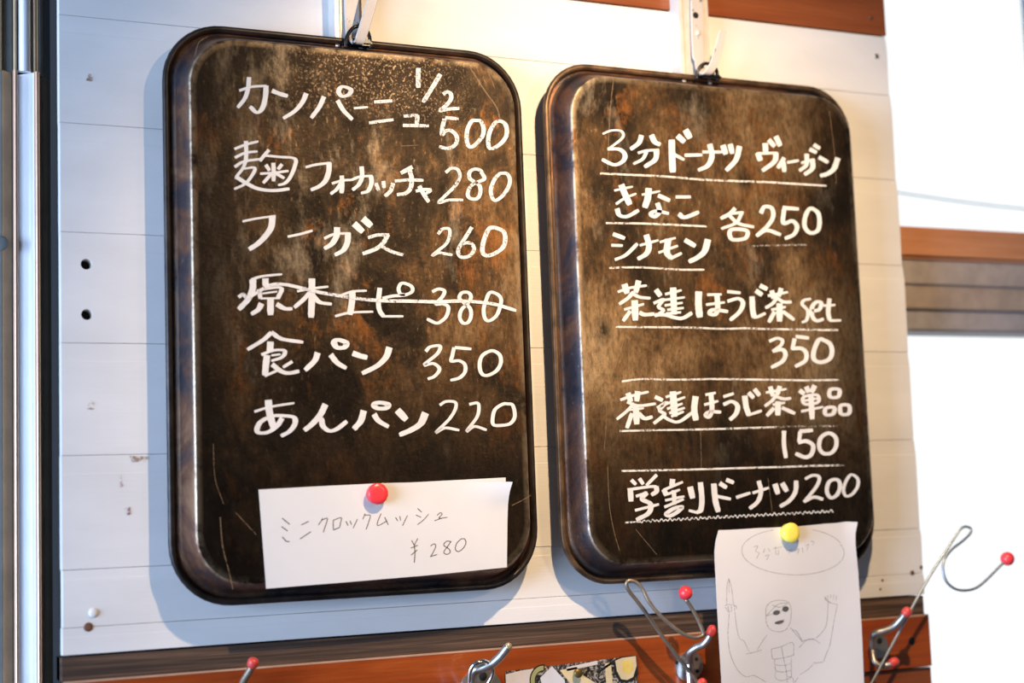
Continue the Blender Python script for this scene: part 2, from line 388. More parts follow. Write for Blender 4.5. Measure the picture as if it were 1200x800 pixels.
#print('beam z', zbeam, WZ(730, 6.4, -.004)-Z0, 'strip', WZ(1080, 697, 0)-Z0, WZ(75, 767, 0)-Z0)
t1 = struct('trim_1', (0, 0, Z0+0.2)); board('beam', -0.3, 0.9385, zbeam+0.22, zbeam, -0.002, 0.02, BEAM, t1, 0.0005)
lathe_y('nail_head', [(0.0026, 0.0), (0.0024, -0.0008), (0.0004, -0.001)], wall_pt(1020, 21, -0.002), BROWNP, t1, seg=14)

t2 = struct('trim_2', (0, 0, Z0-0.48)); board('weathered_strip', -0.0, 0.9405, -0.4750, -0.4965, -0.0005, 0.03, DARK, t2, 0.0004)
t3 = struct('trim_3', (0, 0, Z0-0.52)); YR = -0.004
board('board', 0.0012, 0.9437, -0.4972, -0.5525, YR, 0.03, RED, t3, 0.0004)
board('pale_edge', 0.0012, 0.9437, -0.4955, -0.4972, YR+0.0003, 0.03, EDGE, t3, 0.0002)
t4 = struct('trim_4', (0, 0, Z0-0.6)); board('board', 0.0, 0.9452, -0.5540, -0.72, 0.0, 0.03, BEAM, t4, 0.0006)
lathe_y('screw_hole', [(0.0045, 0.0), (0.0043, -0.0005), (0.0004, -0.0004)], wall_pt(1068.5, 751, YR), BLACK, t3, seg=16)
room_box('wall_lower', 0.0, XR, 0.03, 0.13, 0.0, Z0-0.95)

# ------------------------------------------------------------------ window to the right of the panelled wall
win = struct('window_1', (1.4, 0.2, Z0))
def sheet_band(name, y_top, y_bot, Y, depth, mat, x0=0.90, x1=XR, bev=0.002):
    # y_top, y_bot : heights in the photograph at its column 1100
    zt = WZ(1100, y_top, Y); zb = WZ(1100, y_bot, Y)
    return box(name, x0, x1, Y, Y+depth, zb, zt, mat, win, bev)
sheet_band('transom_rail', 266.3, 303.5, 0.045, 0.03, RAILW, x0=0.952, bev=0.004)
sheet_band('upper_lintel', 302.5, 334.5, 0.052, 0.05, GRAYP)
sheet_band('lower_lintel', 334, 363, 0.055, 0.05, TANP)
sheet_band('sash_head', 362, 388, 0.060, 0.05, DKG)
p = wall_pt(1194, 0, 0.15)
box('window_stile', p.x, p.x+0.05, 0.11, 0.15, WZ(1200, 78, 0.13), ZT, BLUEG, win, 0.003)
GL = Mat('window_glass', rough=0.0); GL.p.inputs['Transmission Weight'].default_value = 1.0; GL.p.inputs['IOR'].default_value = 1.02
box('glass_pane', 0.95, XR, 0.125, 0.128, Z0-0.95, WZ(1100, 375, 0.10), GL.m, win)
box('glass_pane', 0.95, XR, 0.095, 0.098, WZ(1100, 304, 0.08), ZT, GL.m, win)
# cable outside
a = wall_pt(1000, 218, 0.25); b = wall_pt(1290, 253, 0.25); c = (a+b)/2 - Vector((0, 0, 0.004))
bm = tube_bm(catmull([a, c, b], 8), 0.0010, 8)
bm_obj('overhead_cable', bm, CABLE, label='thin teal cable crossing the sky outside the upper window', cat='cable')

# ------------------------------------------------------------------ metal door frame at the left edge
fr = empty('metal_door_frame', (-0.07, 0.10, 0.0), label='upright shiny metal sliding door frame at the left edge of the white wall', cat='door frame')
def bar_px(name, xa, xb, Y, dep, mat, z0=0.0, z1=ZT, bev=0.001, rnd=0, wedge=0):
    x0 = WX(xa, 400, Y); x1 = WX(xb, 400, Y)
    if wedge:                                          # face canted to catch the light, turned to the left (1) or to the right (-1)
        ya, yb2 = (Y+dep, Y) if wedge > 0 else (Y, Y+dep)
        vs = [(x0, ya, z0), (x1, yb2, z0), (x1, Y+dep+.004, z0), (x0, Y+dep+.004, z0)]; vs += [(a, b, z1) for a, b, c in vs]
        me = bpy.data.meshes.new(name); me.from_pydata(vs, [], [(0,1,5,4),(1,2,6,5),(2,3,7,6),(3,0,4,7),(0,1,2,3),(4,5,6,7)]); bm = bmesh.new(); bm.from_mesh(me); bpy.data.meshes.remove(me)
        return bm_obj(name, bm, mat, fr)
    if rnd:                                            # half-round moulding
        n = 12; cx = (x0+x1)/2; r = (x1-x0)/2
        pts = [(cx-r*math.cos(math.pi*k/n), Y-dep*math.sin(math.pi*k/n)) for k in range(n+1)]
        vs = [(x, y, z0) for x, y in pts]+[(x, y, z1) for x, y in pts]; m = n+1
        fs = [(k, k+1, m+k+1, m+k) for k in range(n)] + [(n, 0, m, m+n), tuple(range(m)), tuple(range(m, 2*m))]
        me = bpy.data.meshes.new(name); me.from_pydata(vs, [], fs); bm = bmesh.new(); bm.from_mesh(me); bpy.data.meshes.remove(me)
        return bm_obj(name, bm, mat, fr)
    return box(name, x0, x1, Y, Y+dep, z0, z1, mat, fr, bev)
YF = 0.09
zc = WZ(55, 86, YF)
# lower, wider section
bar_px('edge_fin', -30, 3.5, YF+0.004, 0.02, GREY, 0, zc)
bar_px('channel', 3.5, 15.5, YF+0.001, 0.008, WARM_REFL, 0, zc, wedge=-1)
bar_px('left_bead', 15.5, 21.5, YF, 0.004, PINK_REFL, 0, zc, rnd=1)
bar_px('bright_face', 21.5, 41, YF, 0.016, WHITE_REFL, 0, zc, wedge=1)
bar_px('right_bead', 41, 47.5, YF, 0.004, PINK_REFL, 0, zc, rnd=1)
bar_px('seal_strip', 47.5, 60.5, YF+0.006, 0.015, GREY, 0, zc-0.001, 0.003)
# upper, slimmer section
bar_px('edge_fin', -30, 3.5, YF+0.008, 0.02, WARM_REFL, zc, ZT)
bar_px('channel', 3.5, 16, YF+0.012, 0.02, GREY, zc, ZT)
bar_px('left_bead', 16, 20.5, YF+0.004, 0.004, WARM_REFL, zc, ZT, rnd=1)
bar_px('bright_face', 22, 38, YF+0.004, 0.007, WHITE_REFL, zc, ZT, rnd=1)
bar_px('right_bead', 38.5, 46, YF+0.004, 0.004, WARM_REFL, zc, ZT, rnd=1)
bar_px('seal_strip', 46, 54.5, YF+0.010, 0.015, GREY, zc, ZT, 0.002)
lathe_y('screw', [(0.007, 0), (0.007, -0.002), (0.005, -0.003), (0.001, -0.003)], wall_pt(1, 285, YF+0.003), GREY, fr, seg=20)

# ------------------------------------------------------------------ steel wall brackets with the hooks that carry the trays
def strap(name, pts, halfw, th, mat, parent, sub=8, **kw):
    """flat bar swept through points; its width runs along x, its thickness across the path"""
    P = catmull(pts, sub); n = len(P); vs = []; fs = []
    hw = lambda i: halfw(i/(n-1)) if callable(halfw) else halfw
    for i, p in enumerate(P):
        t = (P[min(i+1, n-1)]-P[max(i-1, 0)]).normalized(); nn = t.cross(Vector((1, 0, 0))).normalized()*th/2
        x = Vector((hw(i), 0, 0)); x2 = x*0.86
        vs += [p-x, p-x2+nn, p+x2+nn, p+x, p+x2-nn, p-x2-nn]
    for i in range(n-1):
        for k in range(6): fs.append((i*6+k, i*6+(k+1) % 6, (i+1)*6+(k+1) % 6, (i+1)*6+k))
    fs += [tuple(range(6)), tuple((n-1)*6+k for k in range(6))]
    me = bpy.data.meshes.new(name); me.from_pydata(vs, [], fs); bm = bmesh.new(); bm.from_mesh(me); bpy.data.meshes.remove(me)
    return bm_obj(name, bm, mat, parent, False, **kw)
def bracket(xl, xr, zlow, barx, barpts, label, rivet=None, hole=None):
    e = empty('wall_bracket', (0.5*(xl+xr), -0.01, Z0+0.1), label=label, cat='bracket', group='steel brackets carrying the trays')
    x0, x1 = xl, xr; y = -0.020; zt = ZT - 0.3
    # shallow channel with two raised edges
    prof = [(x0, 0.002), (x0, y), (x0+0.004, y), (x0+0.0055, y+0.0015), (x0+0.009, y+0.0015), (x1-0.009, y+0.0015), (x1-0.0055, y+0.0015), (x1-0.004, y), (x1, y), (x1, 0.002)]
    vs = [(a, b, zlow) for a, b in prof]+[(a, b, zt) for a, b in prof]; n = len(prof)
    fs = [(k, (k+1) % n, n+(k+1) % n, n+k) for k in range(n)]+[tuple(range(n)), tuple(range(n, 2*n))]
    me = bpy.data.meshes.new('channel'); me.from_pydata(vs, [], fs); bm = bmesh.new(); bm.from_mesh(me); bpy.data.meshes.remove(me)
    bm_obj('channel', bm, PAINT, e)
    strap('hook_bar', barpts, lambda t: 0.0078 if t < 0.42 else 0.0056 - 0.0012*max(0, (t-0.9)/0.1), 0.0026, CHIP, e)
    if rivet: lathe_y('rivet', [(0.0032, 0.0), (0.003, -0.0010), (0.0016, -0.0022), (0.0003, -0.0024)], rivet, PAINT, e, seg=18)
    if hole: lathe_y('bolt_hole', [(0.0036, 0.0), (0.0034, -0.0006), (0.0004, -0.0005)], hole, BLACK, e, seg=16)
    return e
yb = -0.0222
s1 = (WX(392.5, 20, -.020), WX(424, 20, -.020)); s2 = (WX(797, 40, -.020), WX(831, 40, -.020))
bracket(s1[0], s1[1], Z0+0.065, None,
        [wall_pt(411, -160, yb), wall_pt(411.5, -60, yb), wall_pt(412, 0, yb), wall_pt(413, 30, yb-.001), wall_pt(415, 46, yb-0.006), wall_pt(420, 50, yb-0.013), wall_pt(425, 38, yb-.016), wall_pt(431, 18, yb-.018), wall_pt(438, -6, yb-.020), wall_pt(442, -24, yb-.021)],
        'white painted steel bracket and hook holding up the left tray')
bracket(s2[0], s2[1], Z0+0.060, None,
        [wall_pt(815.5, -120, yb), wall_pt(816, -40, yb), wall_pt(816.5, 20, yb), wall_pt(818, 62, yb-.001), wall_pt(821, 82, yb-0.006), wall_pt(828, 86, yb-0.013), wall_pt(836, 76, yb-.017), wall_pt(842, 58, yb-.019), wall_pt(847, 36, yb-.021)],
        'white painted steel bracket and hook holding up the right tray',
        rivet=wall_pt(817.5, 39, yb-0.0012), hole=wall_pt(815, 18, yb-0.0012))

# ------------------------------------------------------------------ the two baking trays, hung with their undersides to the room
def rrect(x0, x1, z0, z1, r, n=10):
    pts = []
    for cx, cz, a0 in ((x1-r, z1-r, 0), (x0+r, z1-r, 90), (x0+r, z0+r, 180), (x1-r, z0+r, 270)):
        for k in range(n+1):
            a = math.radians(a0+90*k/n); pts.append((cx+r*math.cos(a), cz+r*math.sin(a)))
    return pts
YFACE = -0.047
def tray(x0, x1, z0, z1, mat, rimmat, label, R=0.055):
    e = empty('baking_tray', ((x0+x1)/2, -0.022, Z0+z1), label=label, cat='tray', group='old baking trays used as menu boards')
    rings = []      # inset from the lip, y, wear, side
    spec = [(0.0015, -0.0195, 0, 1), (0.0070, -0.0200, 0, 1), (0.0088, -0.0215, .3, 1), (0.0105, -0.0260, 0, 1), (0.0150, -0.0385, 0, 1),
            (0.0172, -0.0445, 0.1, 1), (0.0182, -0.0463, 0.9, 0.8), (0.0188, YFACE+0.0002, 1.0, 0.2), (0.0194, YFACE, 0.3, 0), (0.0250, YFACE, 0, 0)]
    vs = []; wear = []; side = []
    for ins, y, w, s in spec:
        rr = R-ins*0.55
        for (x, z) in rrect(x0+ins, x1-ins, Z0+z0+ins, Z0+z1-ins, rr): vs.append((x, y, z)); wear.append(w); side.append(s)
    N = len(rrect(0, 1, 0, 1, .1)); fs = []
    for i in range(len(spec)-1):
        for k in range(N): fs.append((i*N+k, i*N+(k+1) % N, (i+1)*N+(k+1) % N, (i+1)*N+k))
    fs.append(tuple((len(spec)-1)*N+k for k in range(N)))
    me = bpy.data.meshes.new('pan'); me.from_pydata(vs, [], fs)
    for nm, dat in (('wear', wear), ('side', side)):
        at = me.attributes.new(nm, 'FLOAT', 'POINT'); at.data.foreach_set('value', dat)
    me.polygons.foreach_set('use_smooth', [len(p.vertices) < 5 for p in me.polygons])
    o = from_mesh('pan', me, mat, e)
    md = o.modifiers.new('gauge', 'SOLIDIFY'); md.thickness = 0.0012; md.offset = -1
    path = [Vector((x, -0.0215, z)) for x, z in rrect(x0+0.002, x1-0.002, Z0+z0+0.002, Z0+z1-0.002, R-0.001)]
    bm_obj('rolled_rim', tube_bm(path, 0.0032, 10, closed=True), rimmat, e, True)
    return e
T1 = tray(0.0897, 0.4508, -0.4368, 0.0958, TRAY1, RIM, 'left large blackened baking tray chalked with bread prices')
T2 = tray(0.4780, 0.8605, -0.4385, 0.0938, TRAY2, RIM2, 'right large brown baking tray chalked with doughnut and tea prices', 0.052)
def hanging_ring(parent, pts, clip):
    P = catmull([wall_pt(*p) for p in pts], 8)
    bm_obj('hanging_ring', tube_bm(P, 0.0019, 10), RINGM, parent, True)
    a = wall_pt(clip[0], clip[2], -0.024); b = wall_pt(clip[1], clip[3], -0.024)
    c = box('ring_clip', a.x, b.x, -0.034, -0.0225, min(a.z, b.z), max(a.z, b.z), RINGM, parent, 0.002)
hanging_ring(T1, [(405, 56, -.029), (405.5, 47, -.030), (409, 38.5, -.031), (415, 32, -.032), (423, 31, -.032), (430, 36, -.031), (433, 44, -.030), (434.5, 57, -.029)], (408, 433, 47, 57))
hanging_ring(T2, [(815.5, 93, -.029), (817, 86, -.030), (820, 79, -.031), (826, 74.5, -.032), (834, 76, -.032), (839, 81, -.031), (840.5, 87, -.030), (841, 95, -.029)], (818, 841, 88, 95.5))

# ------------------------------------------------------------------ chalk writing (nib strokes laid on the tray faces)
NIB = {T1.name: 0.87, T2.name: 0.73}
def write(name, parent, Y, frame, strokes, mat, nx=3.1, ny=1.5, lift=0.00035, label=None, extra=1.0):
    """strokes : lists of points in an enlarged crop of the photograph, frame = (x, y, scale) of that crop;
    the nib is an ellipse, broad across and thin up and down, as a chisel chalk marker is"""
    vs = []; fs = []
    for si, st in enumerate(strokes):
        w = 1.0; pts = st
        if isinstance(st[0], (int, float)): w = st[0]; pts = st[1:]
        closed = len(pts) > 4 and pts[0] == pts[-1]
        P = [Vector((frame[0]+x*frame[2], frame[1]+y*frame[2])) for x, y in (pts[:-1] if closed else pts)]
        Q = catmull(P, 6 if len(P) > 2 else 4, closed)
        n = len(Q); y = Y-lift-si*0.000012; base = len(vs)
        for i, q in enumerate(Q):
            a = Q[(i-1) % n] if closed or i > 0 else q; b = Q[(i+1) % n] if closed or i < n-1 else q
            t = (b-a); t = t.normalized() if t.length > 1e-6 else Vector((1, 0)); nn = Vector((-t.y, t.x))
            h = math.sqrt((nx*nn.x)**2+(ny*nn.y)**2)*w*NIB[parent.name]
            h *= 1+0.10*noise.noise(Vector((q.x*0.4, q.y*0.4, si)))
            if not closed:
                if i == 0: q = q-t*min(h, 1.2)*0.5
                if i == n-1: q = q+t*min(h, 1.2)*0.5; h *= 0.8
            for s in (-1, 1):
                c = q+nn*h*s; p = wall_pt(c.x, c.y, y); vs.append(p)
        for i in range(n if closed else n-1):
            j = (i+1) % n; fs.append((base+2*i, base+2*i+1, base+2*j+1, base+2*j))
    o = mesh_obj(name, vs, fs, mat, parent)
    if label: o['label'] = label
    return o
K = 0.15
FA, FB = (260, 70, K), (430, 70, K); F2A, F2B = (260, 150, K), (430, 150, K); F3A, F3B = (260, 230, K), (430, 230, K)
F4A, F4B = (260, 310, K), (430, 310, K); F5A, F5B = (260, 400, K), (430, 400, K)
def text(parent, label, groups, mat, Y=YFACE, **kw):
    for k, (frame, strokes, nx, ny) in enumerate(groups):
        write('chalk_lettering', parent, Y, frame, strokes, mat if len(groups) < 2 or k == 0 else kw.get('mat2', mat), nx, ny, label=label if k == 0 else kw.get('label2', label))
BR = (3.0, 1.5); NUM = (2.6, 2.1)
# row 1
text(T1, 'first chalk row, name of the loaf', [(FA, [
    [(140,240),(230,212),(345,203)], [1.15,(345,205),(340,290),(318,375),(275,412),(222,368)], [1.0,(212,140),(205,220),(180,300),(125,372)],
    [1.5,(395,243),(450,265),(512,283)], [1.15,(658,265),(630,330),(570,400),(482,456)],
    [1.1,(797,290),(760,370),(700,452)], [1.1,(905,320),(950,395),(1018,465)], [1.15,(962,212),(1008,235),(990,272),(940,285),(912,250),(930,215),(962,212)],
    [(1035,378),(1137,370)]], 3.0, 1.6), ], CHALK)
text(T1, 'first chalk row, half loaf price', [(FB, [
    [(60,330),(195,321)], [(20,492),(205,468)], [(290,440),(395,433)], [(395,435),(388,510)], [(285,512),(480,516)],
    [1.1,(402,68),(400,140),(402,215)], [1.1,(572,115),(515,210),(440,330)],
    [(598,268),(625,250),(656,268),(655,310),(620,355),(572,397),(640,385),(718,380)],
    [1.05,(615,452),(712,462)], [(605,465),(590,530),(587,585),(612,557),(655,553),(697,590),(702,640),(670,680),(620,692),(568,678)],
    [(820,478),(790,530),(778,600),(788,662),(815,682),(862,648),(905,590),(910,530),(888,480),(850,474),(820,478)],
    [(1010,485),(965,550),(948,620),(955,685),(990,690),(1052,648),(1090,590),(1090,525),(1060,485),(1010,485)]], 2.9, 2.1)], ROUGHC)
# row 2
text(T1, 'second chalk row, malt focaccia', [(F2A, [
    [(102,162),(190,128),(282,105)], [(105,230),(180,195),(275,182)], [(103,302),(170,262),(292,243)], [(188,105),(190,190),(187,262)],
    [.85,(187,262),(160,320),(110,382)], [.9,(165,318),(258,312),(222,390),(170,442),(100,475)], [1.3,(110,380),(190,430),(280,473),(400,488),(525,475)],
    [(366,172),(330,215),(298,255)], [(345,215),(450,225),(570,240),(566,310),(530,390),(490,432),(443,445)],
    [(345,290),(372,330)], [(402,275),(405,340),(404,412)], [(468,285),(440,320)], [(303,356),(400,350),(518,335)], [(392,352),(325,427)], [1.1,(415,350),(485,390)],
    [(657,305),(740,285),(850,272)], [1.3,(838,278),(835,340),(810,410),(760,455),(698,482)],
    [(863,432),(940,410),(1018,404)], [1.1,(937,375),(940,440),(935,505)], [(930,430),(895,480),(852,513)],
    [(1020,402),(1080,380),(1172,373)], [1.1,(1165,378),(1168,430),(1142,490),(1090,508)], [1.1,(1092,303),(1095,380),(1070,440),(1023,482)]], 2.8, 1.6)], CHALK)
text(T1, 'second chalk row, its price', [(F2B, [
    [(70,432),(90,485)], [(128,418),(134,465)], [1.1,(203,433),(185,490),(143,530)], [1.3,(352,305),(268,350)], [(222,413),(330,405),(438,408)],
    [1.15,(335,335),(350,400),(340,470),(300,510),(238,520)], [(385,492),(440,480),(493,484),(465,512)], [1.1,(410,455),(440,510),(482,575)],
    [.9,(618,345),(660,314),(710,325),(726,380),(690,450),(620,520),(562,582),(640,562),(748,562)],
    [(885,330),(840,320),(802,345),(802,390),(840,420),(880,450),(885,510),(858,552),(805,548),(787,510),(815,450),(870,420),(918,395),(897,350),(885,330)],
    [(1030,362),(992,410),(968,480),(977,540),(1005,565),(1060,528),(1106,460),(1116,400),(1095,358),(1060,352),(1030,362)]], 2.7, 2.0)], ROUGHC)
# row 3
text(T1, 'third chalk row, fougasse', [(F3A, [
    [.9,(165,195),(260,175),(415,153)], [1.5,(395,155),(385,240),(340,310),(280,370),(215,412)], [(518,314),(610,295),(705,268)],
    [(803,327),(880,295),(1000,288)], [1.35,(985,290),(980,360),(948,420),(885,457)], [1.4,(900,245),(895,310),(860,370),(803,407)],
    [1.9,(1035,215),(1100,275)], [1.9,(1105,175),(1165,230)]], 3.0, 1.5)], CHALK)
text(T1, 'third chalk row, its price', [(F3B, [
    [(12,322),(80,302),(170,300)], [1.2,(162,300),(130,360),(70,410),(-30,447)], [(105,385),(190,430),(280,457)],
    [.85,(558,292),(590,255),(642,255),(645,310),(620,370),(560,420),(512,462),(560,440),(610,448),(665,457)],
    [(818,243),(770,320),(725,390),(712,440),(740,475),(800,465),(835,420),(825,378),(790,362),(745,372)],
    [1.15,(960,248),(925,310),(905,380),(905,440),(940,463),(1000,445),(1060,400),(1080,340),(1070,280),(1020,250),(960,248)]], 2.7, 2.1)], ROUGHC)
# row 4, struck out
text(T1, 'fourth chalk row, log epi bread', [(F4A, [
    [(232,115),(320,90),(468,75)], [1.5,(242,120),(240,190),(205,270),(133,348)], [1.4,(340,110),(342,165)],
    [(292,195),(300,262)], [1.1,(300,195),(460,180),(438,262)], [.9,(305,264),(440,262)], [.8,(320,225),(430,210)], [1.5,(380,268),(380,390)], [1.4,(308,305),(285,350),(232,385)], [1.6,(430,310),(490,342),(548,345)],
    [1.5,(703,112),(703,250),(697,410)], [(592,207),(700,187),(828,172)], [1.2,(690,215),(640,270),(568,332)], [1.35,(715,245),(765,293),(855,308)],
    [(932,240),(1020,210),(1128,203)], [1.45,(1020,215),(1015,300),(1000,388)], [(888,402),(1000,375),(1178,367)]], 3.0, 1.5),
    (F4B, [[1.25,(100,185),(90,290),(100,360),(130,403)], [.8,(130,403),(280,403)], [(125,262),(200,245),(290,238),(350,213),(352,175),(310,150),(268,147),(247,188),(262,228),(295,235)],
    [(513,210),(560,190),(605,205),(590,250),(538,307),(592,305),(636,332),(622,400),(580,442),(540,456),(472,425)],
    [(790,217),(742,220),(722,260),(760,300),(805,340),(813,400),(790,450),(750,455),(725,410),(740,350),(790,300),(813,250),(790,217)],
    [(962,217),(930,280),(912,350),(922,418),(955,438),(1010,400),(1040,330),(1048,270),(1020,232),(962,217)]], 2.6, 2.0)], CHALK, label2='fourth chalk row, its price')
write('chalk_strike_line', T1, YFACE, F4A, [[(133,252),(165,232),(185,252),(205,258),(280,215),(380,160),(490,155),(620,182),(760,215),(900,240),(1010,258),(1133,273),(1300,283),(1433,284),(1683,290),(1833,284),(1983,290),(2133,310),(2297,358)]], ROUGHC, 2.4, 2.2, lift=0.0009, label='wavy chalk line striking out the fourth row')
# row 5
text(T1, 'fifth chalk row, plain white bread', [(F5A, [
    [1.2,(385,-68),(320,-10),(202,62)], [1.3,(390,-70),(470,-20),(632,5)], [1.5,(380,5),(375,80)], [(312,102),(400,70),(480,68),(492,90),(465,125),(390,150)],
    [1.5,(352,110),(342,200),(338,262)], [.9,(338,268),(430,228)], [.8,(390,108),(455,100)], [(548,158),(480,200)], [1.4,(395,180),(460,230),(520,247),(602,232)],
    [1.4,(748,90),(725,150),(652,222)], [1.4,(852,105),(900,165),(970,208)], [1.5,(925,-10),(972,12),(955,45),(905,48),(878,18),(890,-8),(925,-10)],
    [1.9,(1025,92),(1080,112),(1133,125)], [1.5,(1308,48),(1283,120),(1213,190),(1098,248)]], 3.0, 1.7)], CHALK)
text(T1, 'fifth chalk row, its price', [(F5B, [
    [(462,75),(495,42),(570,35),(550,95),(448,182),(520,172),(567,215),(530,270),(478,292)],
    [1.1,(690,47),(812,58)], [(680,50),(667,110),(660,153),(720,150),(765,180),(765,240),(720,285),(655,302)],
    [1.05,(960,75),(900,112),(880,180),(895,248),(940,265),(1010,230),(1045,170),(1040,110),(1000,77),(960,75)]], 2.6, 1.9)], CHALK)
# row 6
text(T1, 'sixth chalk row, sweet bean bun', [(F5A, [
    [.9,(258,547),(380,510),(563,481)], [1.6,(363,460),(370,540),(388,620),(412,685)], [1.25,(470,600),(430,660),(360,708),(290,712),(275,680),(310,622),(400,582),(480,580),(560,592),(572,640),(530,700),(465,737)],
    [1.5,(808,493),(770,570),(710,640),(647,692)], [1.3,(740,600),(775,605),(790,660),(840,698),(900,682),(975,625)],
    [1.5,(1108,543),(1085,620),(1033,682)], [1.4,(1190,570),(1225,620),(1300,665)], [1.5,(1245,478),(1298,492),(1280,520),(1220,522),(1192,500),(1205,482),(1245,478)],
    [1.9,(1373,538),(1440,610)], [1.7,(1590,560),(1553,640),(1480,690),(1390,728)]], 3.0, 1.7)], CHALK)
text(T1, 'sixth chalk row, its price', [(F5B, [
    [.9,(572,495),(620,468),(690,475),(690,530),(640,610),(538,712),(610,675),(718,692)],
    [.9,(803,490),(860,480),(875,510),(860,590),(778,702),(840,663),(932,690)],
    [(1060,490),(1002,530),(982,600),(990,650),(1050,655),(1120,640),(1155,585),(1140,500),(1100,487),(1060,490)]], 2.6, 2.0)], CHALK)
# ---- right tray
RA, RB, RC, RD = (690,130,K), (840,130,K), (690,210,K), (840,210,K)
RE, RF, RG2, RG, RH, RI = (700,310,K), (840,310,K), (700,420,K), (840,420,K), (700,520,K), (840,520,K)
text(T2, 'first chalk row, three minute doughnut', [(RA, [
    [.85,(112,177),(180,152),(255,158),(262,210),(160,293)], [1.4,(150,296),(240,300),(282,340),(268,390),(200,420),(106,380)],
    [1.5,(412,193),(390,250),(328,297)], [1.7,(490,190),(515,240),(555,262)], [1.1,(388,327),(450,310),(545,303)], [1.6,(530,310),(518,380),(438,435)], [1.1,(450,322),(420,375),(352,412)],
    [1.9,(648,228),(650,350),(656,475)], [1.3,(660,335),(742,380)], [2.0,(695,195),(745,240)], [2.0,(757,150),(790,210)], [1.5,(752,345),(882,343)],
    [1.3,(892,320),(1038,320)], [1.6,(945,262),(962,350),(930,425),(857,462)], [1.7,(1048,270),(1070,335)], [1.5,(1105,262),(1120,330)], [1.6,(1177,278),(1150,380),(1075,463)]], 2.7, 1.7)], CHALK)
text(T2, 'first chalk row, vegan', [(RB, [
    [1.7,(378,255),(382,320)], [1.7,(320,330),(340,385)], [1.2,(315,333),(470,327)], [1.6,(462,330),(450,395),(358,465)], [1.7,(408,227),(450,275)], [1.7,(462,200),(495,270)],
    [1.4,(525,368),(478,443)], [1.4,(520,400),(528,472)], [1.3,(553,402),(637,387)], [1.2,(662,405),(758,378)], [1.6,(748,382),(745,450),(687,495)], [1.4,(702,338),(700,420),(647,465)],
    [1.6,(728,300),(778,323)], [1.6,(760,265),(803,292)], [1.6,(800,362),(868,400)], [1.7,(945,370),(915,450),(865,490),(810,505)]], 2.6, 1.7)], CHALK)
def rule(frame, pts, mat=LINEC, w=1.5, label='chalk rule'):
    write('chalk_rule', T2, YFACE, frame, [[tuple(p) for p in pts]], mat, w, w, label=None, lift=0.0003)
rule(RA, [(92,488),(300,497),(600,512),(900,537),(1150,547),(1400,556),(1600,568),(1852,584)])
text(T2, 'second chalk row, soybean flour', [(RC, [
    [(203,87),(340,58)], [(215,192),(280,148),(368,113)], [1.9,(255,45),(280,110),(320,195)], [1.5,(222,232),(240,280),(300,290),(387,243)],
    [(418,120),(553,93)], [1.9,(468,73),(460,150),(438,218)], [1.8,(545,127),(630,165)], [1.5,(537,188),(552,250),(515,292),(485,270),(530,248),(622,267)],
    [1.5,(683,138),(793,138)], [1.7,(705,272),(750,297),(857,257)]], 2.7, 1.6)], CHALK)
rule(RC, [(138,342),(400,345),(700,357),(918,368)])
text(T2, 'third chalk row, cinnamon', [(RC, [
    [1.8,(192,428),(278,460)], [1.4,(180,515),(262,518)], [1.3,(207,627),(290,590),(378,505)], [1.1,(402,515),(540,477)], [1.7,(450,437),(470,520),(450,580),(385,622)],
    [1.1,(558,490),(675,458)], [1.1,(548,572),(692,520)], [1.9,(620,470),(610,570),(640,612)], [1.3,(640,618),(722,578)], [1.9,(753,475),(830,520)], [1.9,(930,473),(905,560),(850,610),(785,643)]], 2.7, 1.6)], CHALK)
rule(RC, [(163,692),(400,688),(700,705),(898,706)])
text(T2, 'price beside the second and third rows', [(RD, [
    [1.5,(142,228),(100,270),(33,305)], [1.2,(105,268),(205,258)], [1.2,(195,265),(150,340),(38,385)], [1.3,(100,285),(170,345),(287,372)], [1.5,(110,395),(118,468),(222,460),(232,400),(110,395)],
    [1.5,(345,262),(372,215),(428,225),(440,290),(400,360),(312,442)], [1.5,(315,438),(390,398),(497,432)], [1.6,(518,222),(637,232)], [1.5,(525,235),(520,342),(590,325),(627,370),(602,430),(535,462)],
    [1.5,(730,228),(692,290),(687,370),(730,418),(788,400),(803,330),(788,260),(730,228)]], 2.4, 1.8)], CHALK)
rule(RD, [(265,522),(450,516),(700,511)], FAINT, 1.2)
text(T2, 'fourth chalk row, roasted green tea', [(RE, [
    [1.2,(163,212),(250,182),(383,163)], [2.0,(212,155),(232,222)], [1.8,(322,128),(300,215)], [1.4,(280,215),(240,260),(173,307)], [1.4,(270,222),(330,253),(412,262)],
    [1.2,(213,350),(362,308)], [2.1,(292,282),(297,432)], [1.4,(255,365),(203,437)], [1.8,(332,375),(370,390),(443,385)],
    [1.9,(460,198),(492,242)], [1.3,(443,300),(515,272),(478,328),(515,358),(452,402)], [1.6,(455,392),(530,392),(600,412),(665,418),(737,378)],
    [1.2,(533,230),(655,200)], [2.0,(592,183),(600,385)], [1.2,(508,278),(680,255)], [1.2,(530,318),(662,298)], [1.2,(550,352),(672,338)], [1.2,(540,382),(650,372)],
    [2.2,(792,213),(790,310),(800,408)], [1.3,(862,235),(968,232)], [1.3,(853,312),(992,295)], [1.7,(935,238),(940,340),(920,388),(880,382),(905,352),(1018,366)],
    [1.5,(1018,210),(1115,220)], [1.5,(1020,285),(1100,265),(1138,300),(1110,370),(1038,432)]], 2.5, 1.6)], CHALK)
